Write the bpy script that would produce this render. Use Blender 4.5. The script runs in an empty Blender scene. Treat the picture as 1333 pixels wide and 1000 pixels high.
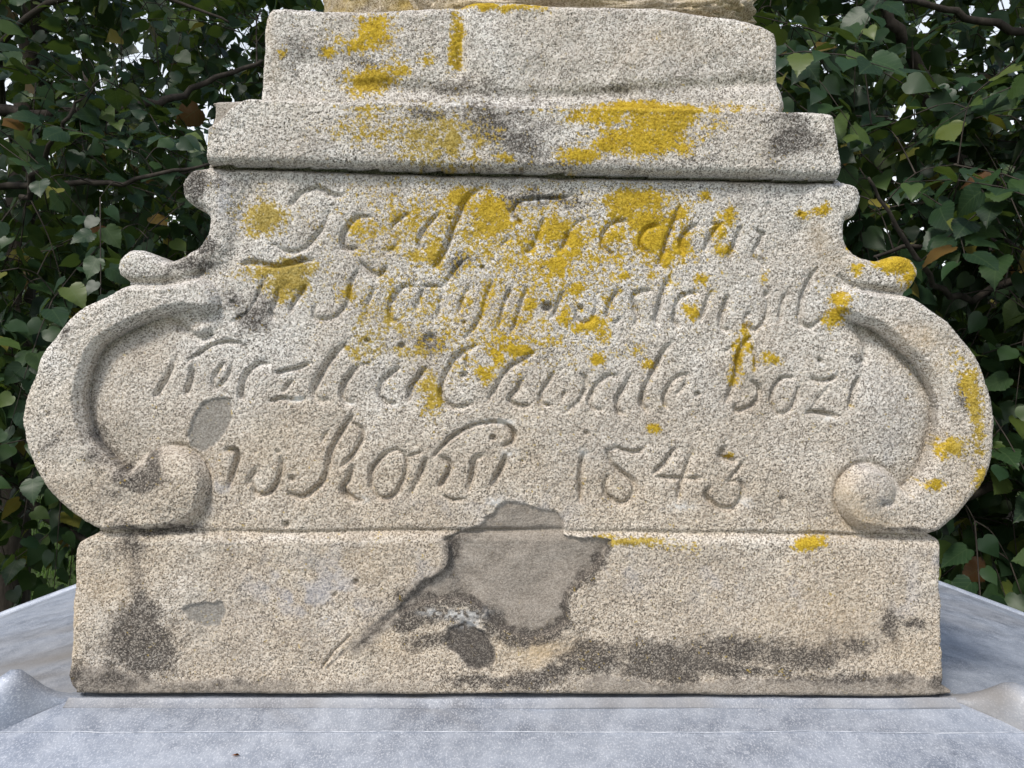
import bpy, math, random
import numpy as np
from mathutils import Vector, Matrix, Quaternion

# ------------------------------------------------------------------ camera, world, sun, exposure
sc = bpy.context.scene
col = sc.collection
S = 0.0008            # metres per photograph pixel on the front face of the stone
F = 1007.0            # focal length in photograph pixels
D = F * S             # camera to stone face
CZ = 1.75             # camera height above the lawn
cam_d = bpy.data.cameras.new('camera'); cam = bpy.data.objects.new('camera', cam_d); col.objects.link(cam)
cam.location = (0, -D, CZ); cam.rotation_euler = (math.radians(90), 0, 0)
cam_d.sensor_width = 36.0; cam_d.lens = 36.0 * F / 1333.0
cam_d.clip_start = 0.02; cam_d.clip_end = 3000
sc.camera = cam

SUN_EL, SUN_AZ = math.radians(50), math.radians(214)     # azimuth from +Y, clockwise seen from above
world = bpy.data.worlds.new('World'); sc.world = world; world.use_nodes = True
wn = world.node_tree.nodes; wl = world.node_tree.links
bg = wn['Background']; sky = wn.new('ShaderNodeTexSky'); sky.sky_type = 'NISHITA'; sky.sun_disc = False
sky.sun_elevation = SUN_EL; sky.sun_rotation = SUN_AZ
sky.air_density = 1.0; sky.dust_density = 1.4; sky.ozone_density = 1.0
# white haze towards the horizon, the same all round
wg = wn.new('ShaderNodeNewGeometry'); wsep = wn.new('ShaderNodeSeparateXYZ'); wl.new(wg.outputs['Incoming'], wsep.inputs[0])
wmr = wn.new('ShaderNodeMapRange'); wmr.interpolation_type = 'SMOOTHSTEP'; wl.new(wsep.outputs[2], wmr.inputs[0])
for k, val in enumerate((-0.85, -0.12, 0.0, 0.9)): wmr.inputs[k + 1].default_value = val
wmx = wn.new('ShaderNodeMix'); wmx.data_type = 'RGBA'; wl.new(wmr.outputs[0], wmx.inputs[0]); wl.new(sky.outputs[0], wmx.inputs[6]); wmx.inputs[7].default_value = (5.6, 5.7, 5.8, 1)
wl.new(wmx.outputs[2], bg.inputs[0]); bg.inputs[1].default_value = 0.15
sun_d = bpy.data.lights.new('sun', 'SUN'); sun = bpy.data.objects.new('sun', sun_d); col.objects.link(sun)
sun_d.energy = 2.2; sun_d.angle = math.radians(12); sun_d.color = (1.0, 0.95, 0.87)
sd = Vector((math.sin(SUN_AZ) * math.cos(SUN_EL), math.cos(SUN_AZ) * math.cos(SUN_EL), math.sin(SUN_EL)))
sun.rotation_euler = sd.to_track_quat('Z', 'Y').to_euler(); sun.location = (0, -3, 6)
vs = sc.view_settings; vs.view_transform = 'Standard'; vs.look = 'None'; vs.gamma = 1.0; vs.use_curve_mapping = False
vs.exposure = 0.5

rng = np.random.default_rng(7); R = random.Random(11)
def at(px, py, depth):
    """world point seen at photograph pixel px,py at the given distance in front of the camera"""
    return Vector(((px - 666.5) / F * depth, depth - D, CZ - (py - 500) / F * depth))

# ------------------------------------------------------------------ helpers
def tag(o, label=None, cat=None, group=None, kind=None):
    if label: o['label'] = label
    if cat: o['category'] = cat
    if group: o['group'] = group
    if kind: o['kind'] = kind
    return o
def empty(name, loc):
    o = bpy.data.objects.new(name, None); col.objects.link(o); o.location = loc; o.empty_display_size = 0.1
    return o
def link(name, me, parent=None, mat=None):
    o = bpy.data.objects.new(name, me); col.objects.link(o)
    if mat and not me.materials: me.materials.append(mat)
    if parent: o.parent = parent
    return o
def np_mesh(name, verts, quads, normals=None, attrs=None, smooth=True):
    me = bpy.data.meshes.new(name); k = quads.shape[1]
    me.vertices.add(len(verts)); me.vertices.foreach_set('co', np.ascontiguousarray(verts, dtype=np.float32).ravel())
    me.loops.add(quads.size); me.loops.foreach_set('vertex_index', quads.astype(np.int32).ravel())
    me.polygons.add(len(quads))
    me.polygons.foreach_set('loop_start', np.arange(0, quads.size, k, dtype=np.int32))
    me.polygons.foreach_set('loop_total', np.full(len(quads), k, dtype=np.int32))
    me.polygons.foreach_set('use_smooth', np.full(len(quads), smooth))
    for a, v in (attrs or {}).items():
        at_ = me.attributes.new(a, 'FLOAT', 'POINT'); at_.data.foreach_set('value', np.ascontiguousarray(v, dtype=np.float32))
    me.update(); me.validate()
    if normals is not None: me.normals_split_custom_set_from_vertices(normals.tolist())
    return me
def py_mesh(name, v, f, smooth=True):
    me = bpy.data.meshes.new(name); me.from_pydata([tuple(p) for p in v], [], f); me.update()
    if smooth: me.polygons.foreach_set('use_smooth', [True] * len(me.polygons))
    return me
def vnoise(x, y, scale, seed):
    g = np.random.default_rng(seed).random((257, 257)).astype(np.float32)
    u = x / scale + 31.7; v = y / scale + 17.3
    i = np.floor(u).astype(int); j = np.floor(v).astype(int); fu = u - i; fv = v - j
    fu = fu * fu * (3 - 2 * fu); fv = fv * fv * (3 - 2 * fv)
    a = g[j % 257, i % 257]; b = g[j % 257, (i + 1) % 257]; c = g[(j + 1) % 257, i % 257]; d = g[(j + 1) % 257, (i + 1) % 257]
    return ((a * (1 - fu) + b * fu) * (1 - fv) + (c * (1 - fu) + d * fu) * fv) * 2 - 1
def fbm(x, y, scale, seed, octv=4, gain=0.55):
    t = 0; amp = 1; s = 0
    for k in range(octv):
        t = t + amp * vnoise(x, y, scale / 2 ** k, seed + k * 13); s += amp; amp *= gain
    return t / s
def sstep(a, b, x):
    t = np.clip((x - a) / (b - a), 0, 1); return t * t * (3 - 2 * t)
def seg_dist(x, y, pts, closed=False):
    d = np.full(x.shape, 1e9, dtype=np.float32); n = len(pts)
    for i in range(n if closed else n - 1):
        ax, ay = pts[i]; bx, by = pts[(i + 1) % n]; vx, vy = bx - ax, by - ay; L = vx * vx + vy * vy + 1e-9
        t = np.clip(((x - ax) * vx + (y - ay) * vy) / L, 0, 1)
        d = np.minimum(d, (x - ax - t * vx) ** 2 + (y - ay - t * vy) ** 2)
    return np.sqrt(d)
def seg_dist_t(x, y, pts):
    d = np.full(x.shape, 1e9, dtype=np.float32); tt_ = np.zeros(x.shape, np.float32); n = len(pts)
    for i in range(n - 1):
        ax, ay = pts[i]; bx, by = pts[i + 1]; vx, vy = bx - ax, by - ay; L = vx * vx + vy * vy + 1e-9
        t = np.clip(((x - ax) * vx + (y - ay) * vy) / L, 0, 1); q = (x - ax - t * vx) ** 2 + (y - ay - t * vy) ** 2; m = q < d
        d = np.where(m, q, d); tt_ = np.where(m, (i + t) / (n - 1), tt_)
    return np.sqrt(d), tt_
def nearest_on(x, y, pts):
    best = np.full(x.shape, 1e9); qx = x.copy(); qy = y.copy(); n = len(pts)
    for i in range(n):
        ax, ay = pts[i]; bx, by = pts[(i + 1) % n]; vx, vy = bx - ax, by - ay; L = vx * vx + vy * vy + 1e-9
        t = np.clip(((x - ax) * vx + (y - ay) * vy) / L, 0, 1)
        cx, cy = ax + t * vx, ay + t * vy; d = (x - cx) ** 2 + (y - cy) ** 2; m = d < best
        best = np.where(m, d, best); qx = np.where(m, cx, qx); qy = np.where(m, cy, qy)
    return qx, qy
def inside(x, y, pts):
    r = np.zeros(x.shape, bool); n = len(pts)
    for i in range(n):
        ax, ay = pts[i]; bx, by = pts[(i + 1) % n]
        if ay == by: continue
        r ^= ((ay > y) != (by > y)) & (x < (bx - ax) * (y - ay) / (by - ay) + ax)
    return r
def sdf(x, y, pts):
    d = seg_dist(x, y, pts, True); return np.where(inside(x, y, pts), d, -d)
def catmull(p, n=6, closed=False):
    out = []; m = len(p)
    for i in range(m if closed else m - 1):
        if closed: a, b, c, d = p[i - 1], p[i], p[(i + 1) % m], p[(i + 2) % m]
        else: a, b, c, d = p[max(i - 1, 0)], p[i], p[i + 1], p[min(i + 2, m - 1)]
        for k in range(n):
            t = k / n
            out.append(tuple(0.5 * (2 * b[j] + (c[j] - a[j]) * t + (2 * a[j] - 5 * b[j] + 4 * c[j] - d[j]) * t * t + (3 * b[j] - a[j] - 3 * c[j] + d[j]) * t ** 3) for j in range(len(b))))
    if not closed: out.append(tuple(p[-1]))
    return out

# ------------------------------------------------------------------ materials
def newmat(name):
    m = bpy.data.materials.new(name); m.use_nodes = True
    nt = m.node_tree; return m, nt, nt.nodes['Principled BSDF']
def N(nt, t, **kw):
    n = nt.nodes.new(t)
    for k, v in kw.items():
        if k.startswith('i_'): n.inputs[k[2:].replace('_', ' ')].default_value = v
        else: setattr(n, k, v)
    return n
def ramp(nt, fac, stops, interp='LINEAR'):
    r = nt.nodes.new('ShaderNodeValToRGB'); r.color_ramp.interpolation = interp
    el = r.color_ramp.elements
    while len(el) < len(stops): el.new(0.5)
    for e, (p, c) in zip(el, stops): e.position = p; e.color = (*c, 1) if len(c) == 3 else c
    nt.links.new(fac, r.inputs[0]); return r.outputs[0]
def mix(nt, fac, a, b, blend='MIX'):
    m = nt.nodes.new('ShaderNodeMix'); m.data_type = 'RGBA'; m.blend_type = blend
    for sock, v in ((m.inputs[0], fac), (m.inputs[6], a), (m.inputs[7], b)):
        if isinstance(v, bpy.types.NodeSocket): nt.links.new(v, sock)
        elif isinstance(v, (int, float)): sock.default_value = v
        else: sock.default_value = (*v, 1)
    return m.outputs[2]
def mth(nt, op, a, b=0.0, c=None, clamp=False):
    m = nt.nodes.new('ShaderNodeMath'); m.operation = op; m.use_clamp = clamp
    for i, v in enumerate((a, b, c)):
        if v is None: continue
        if isinstance(v, bpy.types.NodeSocket): nt.links.new(v, m.inputs[i])
        else: m.inputs[i].default_value = v
    return m.outputs[0]
def attr(nt, name):
    a = nt.nodes.new('ShaderNodeAttribute'); a.attribute_name = name; return a.outputs['Fac']

def stone_material():
    m, nt, b = newmat('weathered_sandstone')
    tc = nt.nodes.new('ShaderNodeTexCoord').outputs['Object']
    def noise(scale, detail=2.0, rough=0.5):
        n = N(nt, 'ShaderNodeTexNoise', i_Scale=scale, i_Detail=detail, i_Roughness=rough); nt.links.new(tc, n.inputs['Vector']); return n.outputs['Fac']
    v = N(nt, 'ShaderNodeTexVoronoi', i_Scale=760.0); nt.links.new(tc, v.inputs['Vector'])
    sep = nt.nodes.new('ShaderNodeSeparateColor'); nt.links.new(v.outputs['Color'], sep.inputs[0])
    v2 = N(nt, 'ShaderNodeTexVoronoi', i_Scale=1200.0); nt.links.new(tc, v2.inputs['Vector'])
    sep2 = nt.nodes.new('ShaderNodeSeparateColor'); nt.links.new(v2.outputs['Color'], sep2.inputs[0])
    grain = mth(nt, 'ADD', mth(nt, 'MULTIPLY', sep.outputs[0], 0.6), mth(nt, 'MULTIPLY', sep2.outputs[1], 0.4))
    pore = ramp(nt, sep.outputs[2], [(0.10, (1, 1, 1)), (0.17, (0, 0, 0))])
    patch = noise(9.0, 4.0, 0.6)
    warm = ramp(nt, grain, [(0.14, (0.09, 0.075, 0.055)), (0.30, (0.31, 0.255, 0.195)), (0.48, (0.52, 0.44, 0.345)), (0.75, (0.68, 0.605, 0.50))])
    cool = ramp(nt, grain, [(0.14, (0.09, 0.085, 0.075)), (0.30, (0.35, 0.325, 0.295)), (0.48, (0.60, 0.565, 0.515)), (0.75, (0.80, 0.775, 0.73))])
    c = mix(nt, attr(nt, 'pale'), warm, cool)
    c = mix(nt, mth(nt, 'MULTIPLY', ramp(nt, patch, [(0.38, (0, 0, 0)), (0.66, (1, 1, 1))]), 0.34), c, (0.31, 0.255, 0.195), 'MIX')
    blot = noise(26.0, 5.0, 0.65)
    c = mix(nt, ramp(nt, blot, [(0.46, (0, 0, 0)), (0.68, (0.5, 0.5, 0.5))]), c, mix(nt, 0.5, c, (0.16, 0.135, 0.11)))
    c = mix(nt, ramp(nt, noise(17.0, 5.0, 0.7), [(0.52, (0, 0, 0)), (0.74, (0.35, 0.35, 0.35))]), c, (0.62, 0.58, 0.50))
    c = mix(nt, mth(nt, 'MULTIPLY', pore, mth(nt, 'MULTIPLY', noise(35, 3), 1.35, clamp=True)), c, (0.07, 0.06, 0.048))
    # ochre tint, blue grey film, bare broken stone, repair mortar, black crust, lichen, lime white
    c = mix(nt, mth(nt, 'MULTIPLY', attr(nt, 'warm'), 0.6, clamp=True), c, (0.52, 0.385, 0.225))
    c = mix(nt, mth(nt, 'MULTIPLY', attr(nt, 'blue'), 0.6), c, (0.36, 0.38, 0.44))
    bare = ramp(nt, mth(nt, 'ADD', mth(nt, 'MULTIPLY', grain, 0.5), mth(nt, 'MULTIPLY', noise(60, 3), 0.5)), [(0.25, (0.17, 0.145, 0.118)), (0.5, (0.275, 0.24, 0.20)), (0.75, (0.38, 0.34, 0.29))])
    c = mix(nt, attr(nt, 'bare'), c, bare)
    mort = ramp(nt, grain, [(0.15, (0.17, 0.15, 0.125)), (0.5, (0.255, 0.235, 0.205)), (0.85, (0.34, 0.32, 0.285))])
    c = mix(nt, attr(nt, 'mortar'), c, mort)
    dk = mth(nt, 'MULTIPLY', attr(nt, 'dark'), ramp(nt, grain, [(0.35, (1, 1, 1)), (0.8, (0.5, 0.5, 0.5))]))
    c = mix(nt, mth(nt, 'MINIMUM', dk, 0.93), c, (0.056, 0.048, 0.042))
    c = mix(nt, attr(nt, 'lime'), c, (0.74, 0.74, 0.72))
    lg = mth(nt, 'ADD', mth(nt, 'MULTIPLY', grain, 0.6), mth(nt, 'MULTIPLY', noise(90, 3), 0.5))
    lich = ramp(nt, lg, [(0.25, (0.20, 0.125, 0.012)), (0.5, (0.38, 0.255, 0.018)), (0.8, (0.55, 0.385, 0.04))])
    oliv = ramp(nt, lg, [(0.25, (0.15, 0.115, 0.03)), (0.5, (0.28, 0.205, 0.045)), (0.8, (0.44, 0.35, 0.13))])
    lich = mix(nt, attr(nt, 'olive'), lich, oliv)
    c = mix(nt, attr(nt, 'lichen'), c, lich)
    nt.links.new(c, b.inputs['Base Color']); b.inputs['Roughness'].default_value = 0.92; b.inputs['Specular IOR Level'].default_value = 0.2
    h = mth(nt, 'ADD', mth(nt, 'MULTIPLY', v.outputs['Distance'], -1.2), mth(nt, 'ADD', mth(nt, 'MULTIPLY', grain, 0.9), mth(nt, 'MULTIPLY', noise(900, 2), 0.6)))
    bp = N(nt, 'ShaderNodeBump', i_Strength=0.5, i_Distance=0.0006); nt.links.new(h, bp.inputs['Height']); nt.links.new(bp.outputs[0], b.inputs['Normal'])
    return m
STONE = stone_material()

def simple_mat(name, stops, scale=20.0, rough=0.8, metal=0.0, bump=0.2, dist=0.002, detail=5.0, stretch=(1, 1, 1), spec=0.3):
    m, nt, b = newmat(name); tc = nt.nodes.new('ShaderNodeTexCoord').outputs['Object']
    mp = N(nt, 'ShaderNodeMapping'); mp.inputs['Scale'].default_value = stretch; nt.links.new(tc, mp.inputs[0])
    n = N(nt, 'ShaderNodeTexNoise', i_Scale=scale, i_Detail=detail, i_Roughness=0.65); nt.links.new(mp.outputs[0], n.inputs['Vector'])
    nt.links.new(ramp(nt, n.outputs['Fac'], stops), b.inputs['Base Color'])
    b.inputs['Roughness'].default_value = rough; b.inputs['Metallic'].default_value = metal; b.inputs['Specular IOR Level'].default_value = spec
    bp = N(nt, 'ShaderNodeBump', i_Strength=bump, i_Distance=dist); nt.links.new(n.outputs['Fac'], bp.inputs['Height']); nt.links.new(bp.outputs[0], b.inputs['Normal'])
    return m
BARK = simple_mat('bark', [(0.3, (0.018, 0.014, 0.011)), (0.6, (0.05, 0.041, 0.033)), (0.8, (0.09, 0.078, 0.062))], 30, 0.9, bump=0.6, dist=0.01, stretch=(1, 1, 0.25))
LAWN = simple_mat('lawn_soil', [(0.3, (0.02, 0.03, 0.008)), (0.6, (0.05, 0.085, 0.018)), (0.8, (0.08, 0.12, 0.03))], 6, 0.95, bump=0.5, dist=0.03)
PLASTER = simple_mat('lime_render', [(0.3, (0.36, 0.33, 0.28)), (0.7, (0.52, 0.49, 0.43))], 12, 0.9)

def zinc_material():
    m, nt, b = newmat('aged_zinc'); tc = nt.nodes.new('ShaderNodeTexCoord').outputs['Object']
    def noise(scale, detail=3.0, st=(1, 1, 1), rough=0.6):
        mp = N(nt, 'ShaderNodeMapping'); mp.inputs['Scale'].default_value = st; nt.links.new(tc, mp.inputs[0])
        n = N(nt, 'ShaderNodeTexNoise', i_Scale=scale, i_Detail=detail, i_Roughness=rough); nt.links.new(mp.outputs[0], n.inputs['Vector']); return n.outputs['Fac']
    big = noise(7, 4, (1, 1.6, 1)); mid = noise(45, 5, (1, 0.8, 1), 0.7); fine = noise(650, 3, (1, .6, 1), .7)
    c = ramp(nt, big, [(0.3, (0.20, 0.225, 0.275)), (0.5, (0.32, 0.355, 0.42)), (0.72, (0.44, 0.48, 0.545))])
    c = mix(nt, ramp(nt, mid, [(0.42, (0, 0, 0)), (0.62, (0.5, 0.5, 0.5))]), c, (0.52, 0.55, 0.60))
    c = mix(nt, ramp(nt, fine, [(0.50, (0, 0, 0)), (0.66, (0.85, 0.85, 0.85))]), c, (0.66, 0.685, 0.73))
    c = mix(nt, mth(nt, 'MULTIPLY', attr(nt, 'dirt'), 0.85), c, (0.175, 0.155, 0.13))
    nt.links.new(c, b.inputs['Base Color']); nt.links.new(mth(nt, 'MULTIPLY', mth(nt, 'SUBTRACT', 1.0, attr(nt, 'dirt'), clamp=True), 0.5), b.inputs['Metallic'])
    nt.links.new(ramp(nt, mid, [(0.3, (0.48,) * 3), (0.7, (0.68,) * 3)]), b.inputs['Roughness'])
    bp = N(nt, 'ShaderNodeBump', i_Strength=0.25, i_Distance=0.002); nt.links.new(mid, bp.inputs['Height']); nt.links.new(bp.outputs[0], b.inputs['Normal'])
    return m
ZINC = zinc_material()

def leaf_material(name, single):
    m, nt, b = newmat(name)
    if single: f = nt.nodes.new('ShaderNodeObjectInfo').outputs['Random']
    else: f = attr(nt, 'tint')
    tc = nt.nodes.new('ShaderNodeTexCoord').outputs['Object']
    n = N(nt, 'ShaderNodeTexNoise', i_Scale=60.0, i_Detail=3.0); nt.links.new(tc, n.inputs['Vector'])
    c = ramp(nt, f, [(0.0, (0.012, 0.033, 0.015)), (0.45, (0.019, 0.050, 0.020)), (0.78, (0.034, 0.073, 0.021)), (0.91, (0.08, 0.125, 0.024)),
                     (0.955, (0.12, 0.15, 0.03)), (0.97, (0.26, 0.22, 0.04)), (0.985, (0.15, 0.06, 0.018)), (1.0, (0.11, 0.045, 0.02))])
    c = mix(nt, mth(nt, 'MULTIPLY', n.outputs['Fac'], 0.35), c, (0.03, 0.05, 0.022))
    if single:                                 # veins
        sx = nt.nodes.new('ShaderNodeSeparateXYZ'); nt.links.new(tc, sx.inputs[0]); ax_ = mth(nt, 'ABSOLUTE', sx.outputs[0])
        rib = mth(nt, 'LESS_THAN', ax_, 0.014); fr = mth(nt, 'FRACT', mth(nt, 'MULTIPLY', mth(nt, 'SUBTRACT', sx.outputs[1], mth(nt, 'MULTIPLY', ax_, 0.85)), 6.0))
        vein = mth(nt, 'MAXIMUM', rib, mth(nt, 'LESS_THAN', fr, 0.09)); c = mix(nt, mth(nt, 'MULTIPLY', vein, 0.35), c, (0.10, 0.15, 0.06))
    nt.links.new(c, b.inputs['Base Color']); b.inputs['Roughness'].default_value = 0.45; b.inputs['Specular IOR Level'].default_value = 0.4
    tr = nt.nodes.new('ShaderNodeBsdfTranslucent')
    tcol = mix(nt, 0.5, c, (0.14, 0.20, 0.02)); nt.links.new(tcol, tr.inputs[0])
    mx = nt.nodes.new('ShaderNodeMixShader'); mx.inputs[0].default_value = 0.3
    nt.links.new(b.outputs[0], mx.inputs[1]); nt.links.new(tr.outputs[0], mx.inputs[2])
    nt.links.new(mx.outputs[0], nt.nodes['Material Output'].inputs[0])
    return m
LEAF1 = leaf_material('linden_leaf', True); LEAFM = leaf_material('linden_leaf_mass', False)

# ------------------------------------------------------------------ the setting: lawn
GZ = 0.0
v = []; f = []
n = 60
gx = np.concatenate([np.linspace(-400, -12, 12), np.linspace(-10, 10, 41), np.linspace(12, 400, 12)])
gy = np.concatenate([np.linspace(-60, -4, 8), np.linspace(-3, 20, 47), np.linspace(24, 600, 14)])
GX, GY = np.meshgrid(gx, gy)
GH = fbm(GX, GY, 3.0, 501, 3) * 0.05 * (np.hypot(GX, GY) > 1.0)
gv = np.stack([GX.ravel(), GY.ravel(), GH.ravel()], 1)
nx, ny = len(gx), len(gy)
ii, jj = np.meshgrid(np.arange(nx - 1), np.arange(ny - 1)); a = (jj * nx + ii).ravel()
lawn = link('lawn', np_mesh('lawn', gv, np.stack([a, a + 1, a + nx + 1, a + nx], 1)), mat=LAWN); tag(lawn, 'green lawn under the trees behind the monument', 'lawn', kind='structure')

# ------------------------------------------------------------------ carved stone as relief meshes
# outlines and strokes are measured on the face (photograph pixels); hn() rectifies planes that stand proud of the panel
H_CORN, H_BASE = 20.0, 6.0
gyL = [(0, 207), (267, 211), (430, 215), (600, 220), (800, 224.5), (1000, 229), (1097, 231.5), (1400, 236)]
byL = [(0, 690), (130, 690), (330, 693), (600, 691), (800, 692), (1000, 695), (1215, 699), (1400, 703)]
def curve_at(x, L): return np.interp(x, [p[0] for p in L], [p[1] for p in L])
LINES = []
LINES.append([  # first line of the inscription
 (7, .9, [(379.5,266),(390,252.5),(402,245.8),(415.5,244.3),(430.5,252.5),(444,254)]),
 (7, .75, [(429,273.5),(420,296),(408,311),(393,324.5),(372,327),(357,318)]),
 (8, .95, [(481,282.5),(466,282.5),(452.5,294.5),(446,311),(449.5,323),(463,323)]),
 (6, .8, [(532,278),(515.5,288.5),(509.5,297.5),(517,312.5),(514,323),(502,329)]),
 (7, .8, [(571,278),(559,290),(548.5,305),(545.5,318.5),(552,325)]),
 (9, .95, [(625,246),(613,252.5),(604,264.5),(598,279.5),(590.5,294.5),(583,317),(574,335),(566.5,347)]),
 (4, .7, [(583,284),(595,285.5)]),
 (5, .8, [(660,270),(669,282),(679.5,291)]), (5, 1.2, [(667.5,280.5),(670.5,267),(679.5,261),(697.5,258),(714,256.8),(727.5,257.2),(744,254)]),
 (9, .8, [(708,285),(702,304.5),(694.5,319.5),(685.5,330)]), (6, .6, [(663,309),(652.5,319.5)]),
 (8, .8, [(741,302),(735,318),(727.5,328.5)]), (4, .5, [(741,302),(752,290),(765,285)]),
 (7, .9, [(817.5,288),(802.5,288),(792,295.5),(785,307.5),(786,321),(797,330)]),
 (7, .9, [(857,294),(845,295.5),(836,306),(834.5,319.5),(843.5,328.5)]),
 (7, .9, [(884,270),(879.5,285),(875,297),(869,310.5),(866,324),(857,348)]),
 (7, 1., [(909.5,292.5),(900.5,295.5),(890,306),(887,318),(890,328.5)]),
 (7, 1., [(939.5,291),(927.5,304.5),(921.5,316.5),(918.5,327)]), (4, .9, [(926,291.8),(939.5,291.5)]),
 (8, 1.1, [(965,297),(959,313.5),(950,333)]), (6, .8, [(984.5,300),(993.5,304.5),(989,315),(981.5,333),(995,345)])])
LINES.append([
 (8, 1.1, [(315,343.5),(328.5,341),(345,344),(360,347),(375,344),(390,339),(405,339)]),
 (5, .7, [(342,364.5),(336,381),(327,399),(315,411),(300,418.5)]), (7, .8, [(361.5,376.5),(358.5,390),(352.5,405),(357,414)]),
 (7, .8, [(397.5,372),(388.5,385.5),(379.5,399),(378,406.5)]),
 (7, .85, [(465,352.5),(459,364.5),(456,375),(453,393),(444,405),(432,414),(414,415.5),(408,408),(411,396)]),
 (7, .8, [(504,348),(489,358.5),(470,342)]), (6, .7, [(487.5,375),(478.5,397.5),(477,412)]),
 (8, .95, [(537,373),(526.5,373),(516,382.5),(508.5,397.5),(508.5,415.5),(517.5,418)]), (7, .8, [(552,373.5),(546,390),(540,405)]),
 (5, .9, [(547.5,373),(564,372),(577.5,373.5)]), (6, .6, [(576,375),(573,399),(568.5,414)]), (7, .8, [(604.5,339),(591,352.5),(583.5,364.5),(577.5,373.5)]),
 (7, .8, [(612,373.5),(606,382.5),(600,394.5),(598.5,406.5)]), (7, .8, [(640.5,367.5),(634.5,385.5),(627,408),(618,426),(606,440)]),
 (6, .7, [(664.5,376.5),(655,400),(650,425)]), (6, .7, [(685.5,376.5),(679.5,393),(673.5,414),(664.5,435)]), (7, .8, [(732,381),(726,399),(718,415)]),
 (6, .7, [(750,405),(751.5,415.5),(762,420),(772.5,414),(777,397.5),(775.5,381)]), (7, .9, [(804,379.5),(796.5,390),(792,405),(789,414)]), (5, .8, [(808.5,416),(799.5,421)]),
 (7, .9, [(847.5,378),(832.5,379.5),(825,385.5),(826.5,397.5),(831,414),(825,424)]),
 (9, 1.05, [(874.5,359),(867,373),(860,395),(855,412),(857,424)]),
 (8, 1.1, [(908.5,380.5),(896,382),(885,389.5),(880,402),(878,416.5),(884,424)]), (7, 1.05, [(926.5,378.5),(919.5,396.5),(912,416.5)]),
 (8, 1., [(948,386),(944.5,396.5),(939,413),(941,427),(950,430)]), (6, .9, [(977,407.5),(970,416.5),(975,427),(986,428),(997,414.5),(1000.5,398.5),(998.5,382)]),
 (6, .95, [(1024,382),(1018.5,396.5),(1016,418)]), (7, .95, [(1065,348),(1054.5,364),(1045.5,384),(1042,405.5),(1043.5,420),(1056,426),(1069,416.5)])])
LINES.append([
 (8, .9, [(226,467.5),(218.5,485.5),(209.5,502),(200.5,515.5)]), (5, 1.1, [(242.5,470.5),(257.5,460),(274,449.5),(292,445),(310,446.5),(319,454),(322,462)]),
 (8, .8, [(250,476.5),(247,494.5),(241,512.5)]), (6, .9, [(292,472),(283,481),(277,494.5),(280,505),(289,499),(296.5,487),(299.5,476.5)]),
 (8, .95, [(349,473.5),(334,475),(322,484),(316,496),(313,514),(316,520)]),
 (6, 1.05, [(359.5,485.5),(370,482.5),(389.5,478.8),(401.5,473.5)]), (6, .8, [(380.5,494.5),(367,511)]), (7, 1., [(352,523),(367,518.5),(388,521.5),(398.5,517)]),
 (10, 1., [(448,449.5),(434.5,461.5),(424,476.5),(413.5,494.5),(407.5,511),(415,521.5),(427,521.5)]),
 (9, 1., [(466,476.5),(457,485.5),(448,499),(445,514),(451,524.5),(460,524.5)]), (3, .6, [(466,475),(481,473.5)]),
 (8, .9, [(518.5,479.5),(506.5,488.5),(497.5,497.5),(494.5,512.5),(502,524.5),(514,526)]), (8, .9, [(553,479.5),(542.5,493),(535,505),(532,521.5)]),
 (8, 1.1, [(618.5,451),(605,457),(591.5,467.5),(581,485.5),(575,502),(576.5,518.5),(585.5,527.5),(602,530),(615.5,524.5)]), (5, .6, [(606,460),(609.5,481)]),
 (6, 1.1, [(695,458.5),(680,469),(665,476.5),(654.5,490),(644,508),(633.5,523)]), (7, .9, [(680,494.5),(671,509.5),(663.5,520),(672.5,527.5),(689,528.3)]),
 (7, .9, [(722,484),(711.5,500.5),(704,514),(705.5,526),(719,527.5)]), (6, .8, [(735.5,509.5),(732,520)]), (7, .8, [(740,533.5),(755,521.5),(762.5,505),(762.5,493),(756.5,487)]),
 (7, .8, [(804.5,488.5),(791,490),(777.5,500.5),(767,520),(773,532),(785,533.5)]), (8, 1., [(821,488.5),(813.5,503.5),(804.5,517),(804.5,535),(812,538)]),
 (8, 1.1, [(875,446.5),(864.5,457),(854,476.5),(845,494.5),(837.5,509.5),(836,526),(842,535)]),
 (7, 1.05, [(894.5,487),(881,491.5),(870.5,503.5),(864.5,518.5),(867.5,530.5)]), (5, .7, [(894.5,487),(891.5,502),(880,514)]),
 (9, 1., [(975,440.5),(963,458.5),(960,479.5),(955.5,499),(946.5,521.5)]), (5, .8, [(979.5,451),(984,466),(984,479.5)]),
 (6, 1., [(979.5,496),(988.5,503.5),(988.5,515.5),(979.5,527.5),(960,535),(957,527.5)]), (4, .6, [(957,449.5),(943.5,458.5)]),
 (6, 1., [(1032,491.5),(1020,491.5),(1009.5,502),(1005,517),(1009.5,533.5),(1018.5,538.8),(1029,533.5),(1036.5,518.5),(1039.5,505)]),
 (6, 1., [(1067,467.5),(1071,472)]), (7, 1., [(1056,492),(1066.5,496),(1080,494.5),(1089,490)]), (7, 1., [(1050,538),(1062,536.5),(1089,541)]), (4, .35, [(1085,497),(1055,533)]),
 (7, 1., [(1119,491.5),(1111.5,509.5),(1107,530.5)])])
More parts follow.
